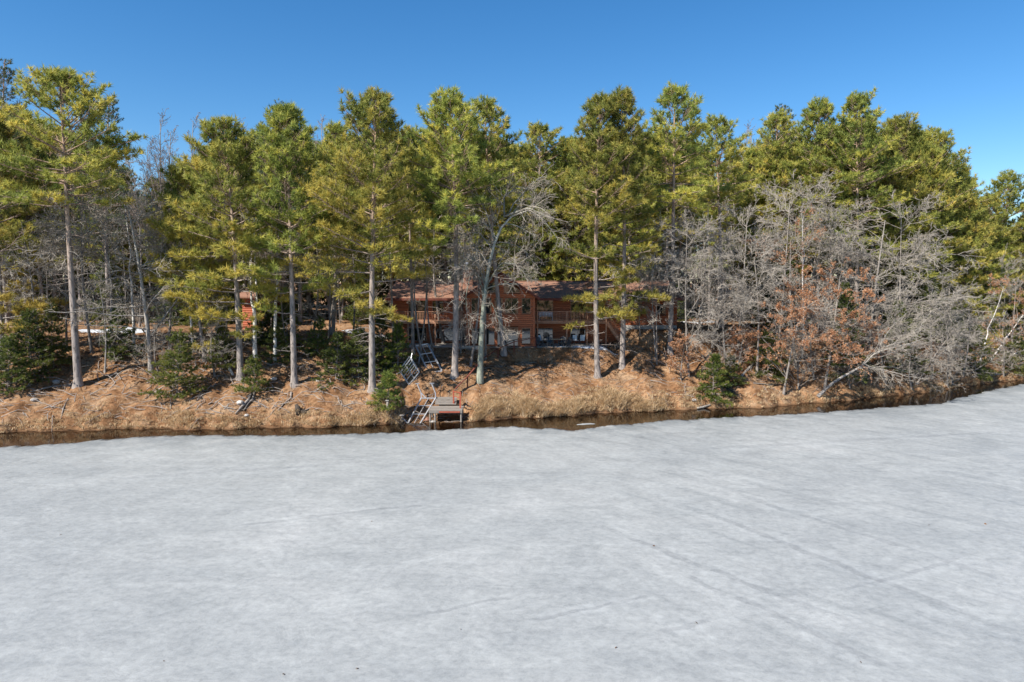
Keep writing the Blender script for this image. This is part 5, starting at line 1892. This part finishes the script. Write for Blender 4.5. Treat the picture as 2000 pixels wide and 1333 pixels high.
n = 16
p_ = np.array([on_level(x, y, 0.035) for x, y in zip(rng.uniform(0, 2000, n), 860 + 470 * rng.random(n) ** 0.8)])
a = rng.uniform(0, 6.28, n)
sz = rng.uniform(0.03, 0.07, (n, 1))
P = np.stack([p_[:, 0], p_[:, 1], np.full(n, 0.055)], -1)
u_ = np.stack([np.cos(a), np.sin(a), rng.normal(0, 0.3, n)], -1) * sz
v_ = np.stack([-np.sin(a), np.cos(a), rng.normal(0, 0.3, n)], -1) * sz * 0.6
V = np.stack([P - u_, P - v_, P + u_, P + v_ + np.array([0, 0, 0.03])], 1).reshape(-1, 3)
i4 = np.arange(n) * 4
tag(link('blown_leaves', mesh_np('blown_leaves', V, Q=np.stack([i4, i4 + 1, i4 + 2, i4 + 3], -1), mat=M['leaf_litter'], attr=np.repeat(np.clip(rng.normal(0.1, 0.1, n), 0, 1), 4))), kind='stuff')

# small fallen twigs strewn over the slope
n = 1700
X = rng.uniform(-54, 40, n)
Y = shore_y(X) + rng.uniform(0.6, 13, n)
a = rng.uniform(0, 6.28, n)
ln_ = rng.uniform(0.3, 1.3, n)
p0 = np.stack([X, Y, ground(X, Y) + 0.03], -1)
X2, Y2 = X + np.cos(a) * ln_, Y + np.sin(a) * ln_ * 0.6
p1 = np.stack([X2, Y2, ground(X2, Y2) + 0.05], -1)
V, Q = tubes_np(np.stack([p0, (p0 + p1) / 2 + np.array([0, 0, 0.06]), p1], 1), np.tile(np.array([[0.022, 0.018, 0.010]]), (n, 1)), 4)
n2_ = 420
X = np.concatenate([rng.uniform(-52, -9, n2_ - 140), rng.uniform(13, 60, 140)])
Y = shore_y(X) + rng.uniform(0.7, 7.5, n2_)
a = rng.uniform(0, 6.28, n2_)
ln_ = rng.uniform(0.8, 2.6, n2_)
p0 = np.stack([X, Y, ground(X, Y) + 0.02], -1)
X2, Y2 = X + np.cos(a) * ln_, Y + np.sin(a) * ln_ * 0.6
p1 = np.stack([X2, Y2, ground(X2, Y2) + rng.uniform(0.02, 0.5, n2_)], -1)
md = (p0 + p1) / 2 + np.stack([rng.normal(0, 0.15, n2_), rng.normal(0, 0.1, n2_), rng.uniform(0.05, 0.35, n2_)], -1)
V2_, Q2_ = tubes_np(np.stack([p0, p0 * 0.5 + md * 0.5 + rng.normal(0, 0.05, (n2_, 3)), md, p1], 1), np.tile(np.array([[0.045, 0.038, 0.028, 0.012]]), (n2_, 1)), 4)
V, Q = join_parts([(V, Q), (V2_, Q2_)])
tag(link('fallen_twigs', mesh_np('fallen_twigs', V, Q=Q, mat=M['driftwood'])), kind='stuff')


def branch_log(name, label, pts, rads, mat, cat, side=None, lift=0.06):
    W = []
    for q in pts:
        h = hit(q[0], q[1])
        W.append(h + Vector((0, 0, lift + (q[2] if len(q) > 2 else 0))))
    o = W[0].copy()
    mb = MB().tube([w_ - o for w_ in W], rads, 7)
    if side:
        for (ia, dx, dz, r) in side:
            mb.tube([W[ia] - o, W[ia] - o + Vector((dx * 0.5, -0.1, dz * 0.6)), W[ia] - o + Vector((dx, -0.15, dz))], [r, r * 0.7, r * 0.3], 6)
    b_ = mb.build(name, mat, smooth_shade=True)
    b_.location = o
    return tag(b_, label, cat)


branch_log('driftwood_branch', 'dark forked branch sliding down the bank below the forked birch', [(492, 768), (484, 785), (470, 800), (460, 812)], [0.09, 0.12, 0.10, 0.06], M['driftwood'], 'branch', [(1, -0.8, 0.5, 0.06), (0, -0.5, 0.45, 0.05)])
branch_log('driftwood_branch', 'pale root-like branch hanging under the birch bank', [(497, 765), (494, 782), (484, 792), (476, 804)], [0.10, 0.09, 0.06, 0.03], M['wood_grey'], 'branch', [(1, 0.5, -0.2, 0.04)])
branch_log('driftwood_branch', 'thin arched pale branch on the bare left bank', [(424, 786), (436, 796), (462, 802)], [0.03, 0.05, 0.03], M['wood_grey'], 'branch')
branch_log('driftwood_branch', 'dark stick standing in the bank below the clearing', [(569, 768), (568, 780), (556, 790), (544, 802)], [0.10, 0.09, 0.05, 0.03], M['driftwood'], 'branch', [(1, -0.5, -0.3, 0.03)])
branch_log('driftwood_branch', 'dark leaning stick low on the far left bank', [(133, 780), (124, 800), (119, 820)], [0.06, 0.06, 0.03], M['driftwood'], 'branch')
branch_log('driftwood_branch', 'long grey branch lying along the left bank top', [(60, 768), (100, 758), (148, 752)], [0.04, 0.07, 0.04], M['wood_grey'], 'branch', [(1, 0.5, 0.3, 0.03)])
branch_log('driftwood_branch', 'grey branch lying across the bank left of the shaggy bush', [(262, 800), (290, 775), (312, 752)], [0.03, 0.05, 0.03], M['wood_grey'], 'branch')
branch_log('birch_log', 'fallen white birch log resting among the left firs', [(436, 700), (448, 722), (455, 735)], [0.12, 0.13, 0.12], M['birch'], 'log')
branch_log('pale_log', 'pale log lying half in the water at the right bank', [(1362, 800, 0.05), (1375, 798, 0.08), (1388, 795, 0.1)], [0.09, 0.12, 0.09], M['dead_bark'], 'log')
branch_log('driftwood_log', 'grey leaning log by the orange oaks on the right bank', [(1447, 738), (1462, 722), (1475, 710)], [0.13, 0.15, 0.12], M['dead_bark'], 'log')
branch_log('driftwood_log', 'dark fallen trunk sloping to the water right of the young firs', [(1405, 752), (1430, 768), (1450, 782)], [0.09, 0.12, 0.10], M['charred'], 'log')
branch_log('driftwood_log', 'long dark log lying behind the brush on the right bank', [(1450, 748), (1490, 753), (1528, 754)], [0.08, 0.10, 0.08], M['charred'], 'log')
branch_log('driftwood_log', 'sunlit log resting at the right shore bend', [(1870, 744), (1920, 735), (1968, 732)], [0.12, 0.16, 0.10], M['wood_grey'], 'log')
# the dark stump with its roots
p = hit(588, 808)
st_ = thing('tree_stump', 'dark charred stump with root spikes on the bank left of the dock', 'stump', p)
MB().tube([(-0.15, 0, -0.1), (-0.25, 0, 0.35), (-0.42, 0.02, 0.8)], [0.36, 0.27, 0.12], 9).build('trunk', M['charred'], st_, True)
for dx, dz, r in ((0.75, 0.35, 0.12), (0.9, 0.05, 0.13), (0.45, 0.5, 0.09), (-0.4, 0.0, 0.1)):
    MB().tube([(-0.1, 0, 0.12), (dx * 0.5, -0.15, 0.12 + dz * 0.3), (dx, -0.2, 0.06 + dz)], [r * 1.4, r, r * 0.4], 6).build('root', M['charred'], st_, True)
for px, by, ty, r, lab, mt in [(757, 812, 783, 0.10, 'grey weathered post below the small young pine', 'wood_grey'), (785, 826, 812, 0.13, 'short thick mooring post left of the dock', 'wood_grey')]:
    f = hit(px, by)
    top = at(px, ty, f.y).z
    t = thing('mooring_post', lab, 'post', f)
    MB().tube([(0, 0, -0.3), (0.0, 0, (top - f.z) * 0.5), (0.02, 0, top - f.z)], [r * 1.1, r, r], 9).build('shaft', M[mt], t, True)
    MB().box(-r * 1.5, r * 1.5, -r * 1.5, r * 1.5, top - f.z, top - f.z + 0.05).build('cap', M['stone'], t)
# stones
for px, py, sz, lab in [(469, 789, 0.30, 'white rock held in the roots below the forked birch'), (482, 814, 0.20, 'small white stone low on the bank below the birch'), (67, 783, 0.22, 'pale flat stone on the left bank'), (110, 748, 0.3, 'grey boulder on the bank top left of the leaning pine'),
                        (834, 822, 0.3, 'reddish flat rock at the water beside the dock legs'), (845, 826, 0.22, 'small tan rock under the dock edge'), (622, 745, 0.2, 'pale stone in the shaded slope by the dark bushes'), (535, 742, 0.24, 'grey stone in the clearing below the second birch'), (1355, 783, 0.2, 'dull rock at the foot of the right slope')]:
    f = hit(px, py)
    rg_ = np.random.default_rng(int(px * 7 + py))
    n1, n2 = 6, 9
    V = []
    for i in range(n1 + 1):
        for j in range(n2):
            th_, ph_ = math.pi * i / n1, 2 * math.pi * j / n2
            d = 1 + rg_.normal(0, 0.12) * (0 < i < n1)
            V.append((sz * 1.3 * d * math.sin(th_) * math.cos(ph_), sz * d * math.sin(th_) * math.sin(ph_), sz * 0.7 * math.cos(th_)))
    Fq = [(i * n2 + j, (i + 1) * n2 + j, (i + 1) * n2 + (j + 1) % n2, i * n2 + (j + 1) % n2) for i in range(n1) for j in range(n2)]
    me = bpy.data.meshes.new('rock')
    me.from_pydata(V, [], Fq)
    me.materials.append(M['stone'] if 'reddish' not in lab else M['brick_red'])
    me.update()
    o = link('rock', me, None, f + Vector((0, 0, sz * 0.25)), (0, 0, rg_.uniform(0, 6)))
    tag(o, lab, 'rock')
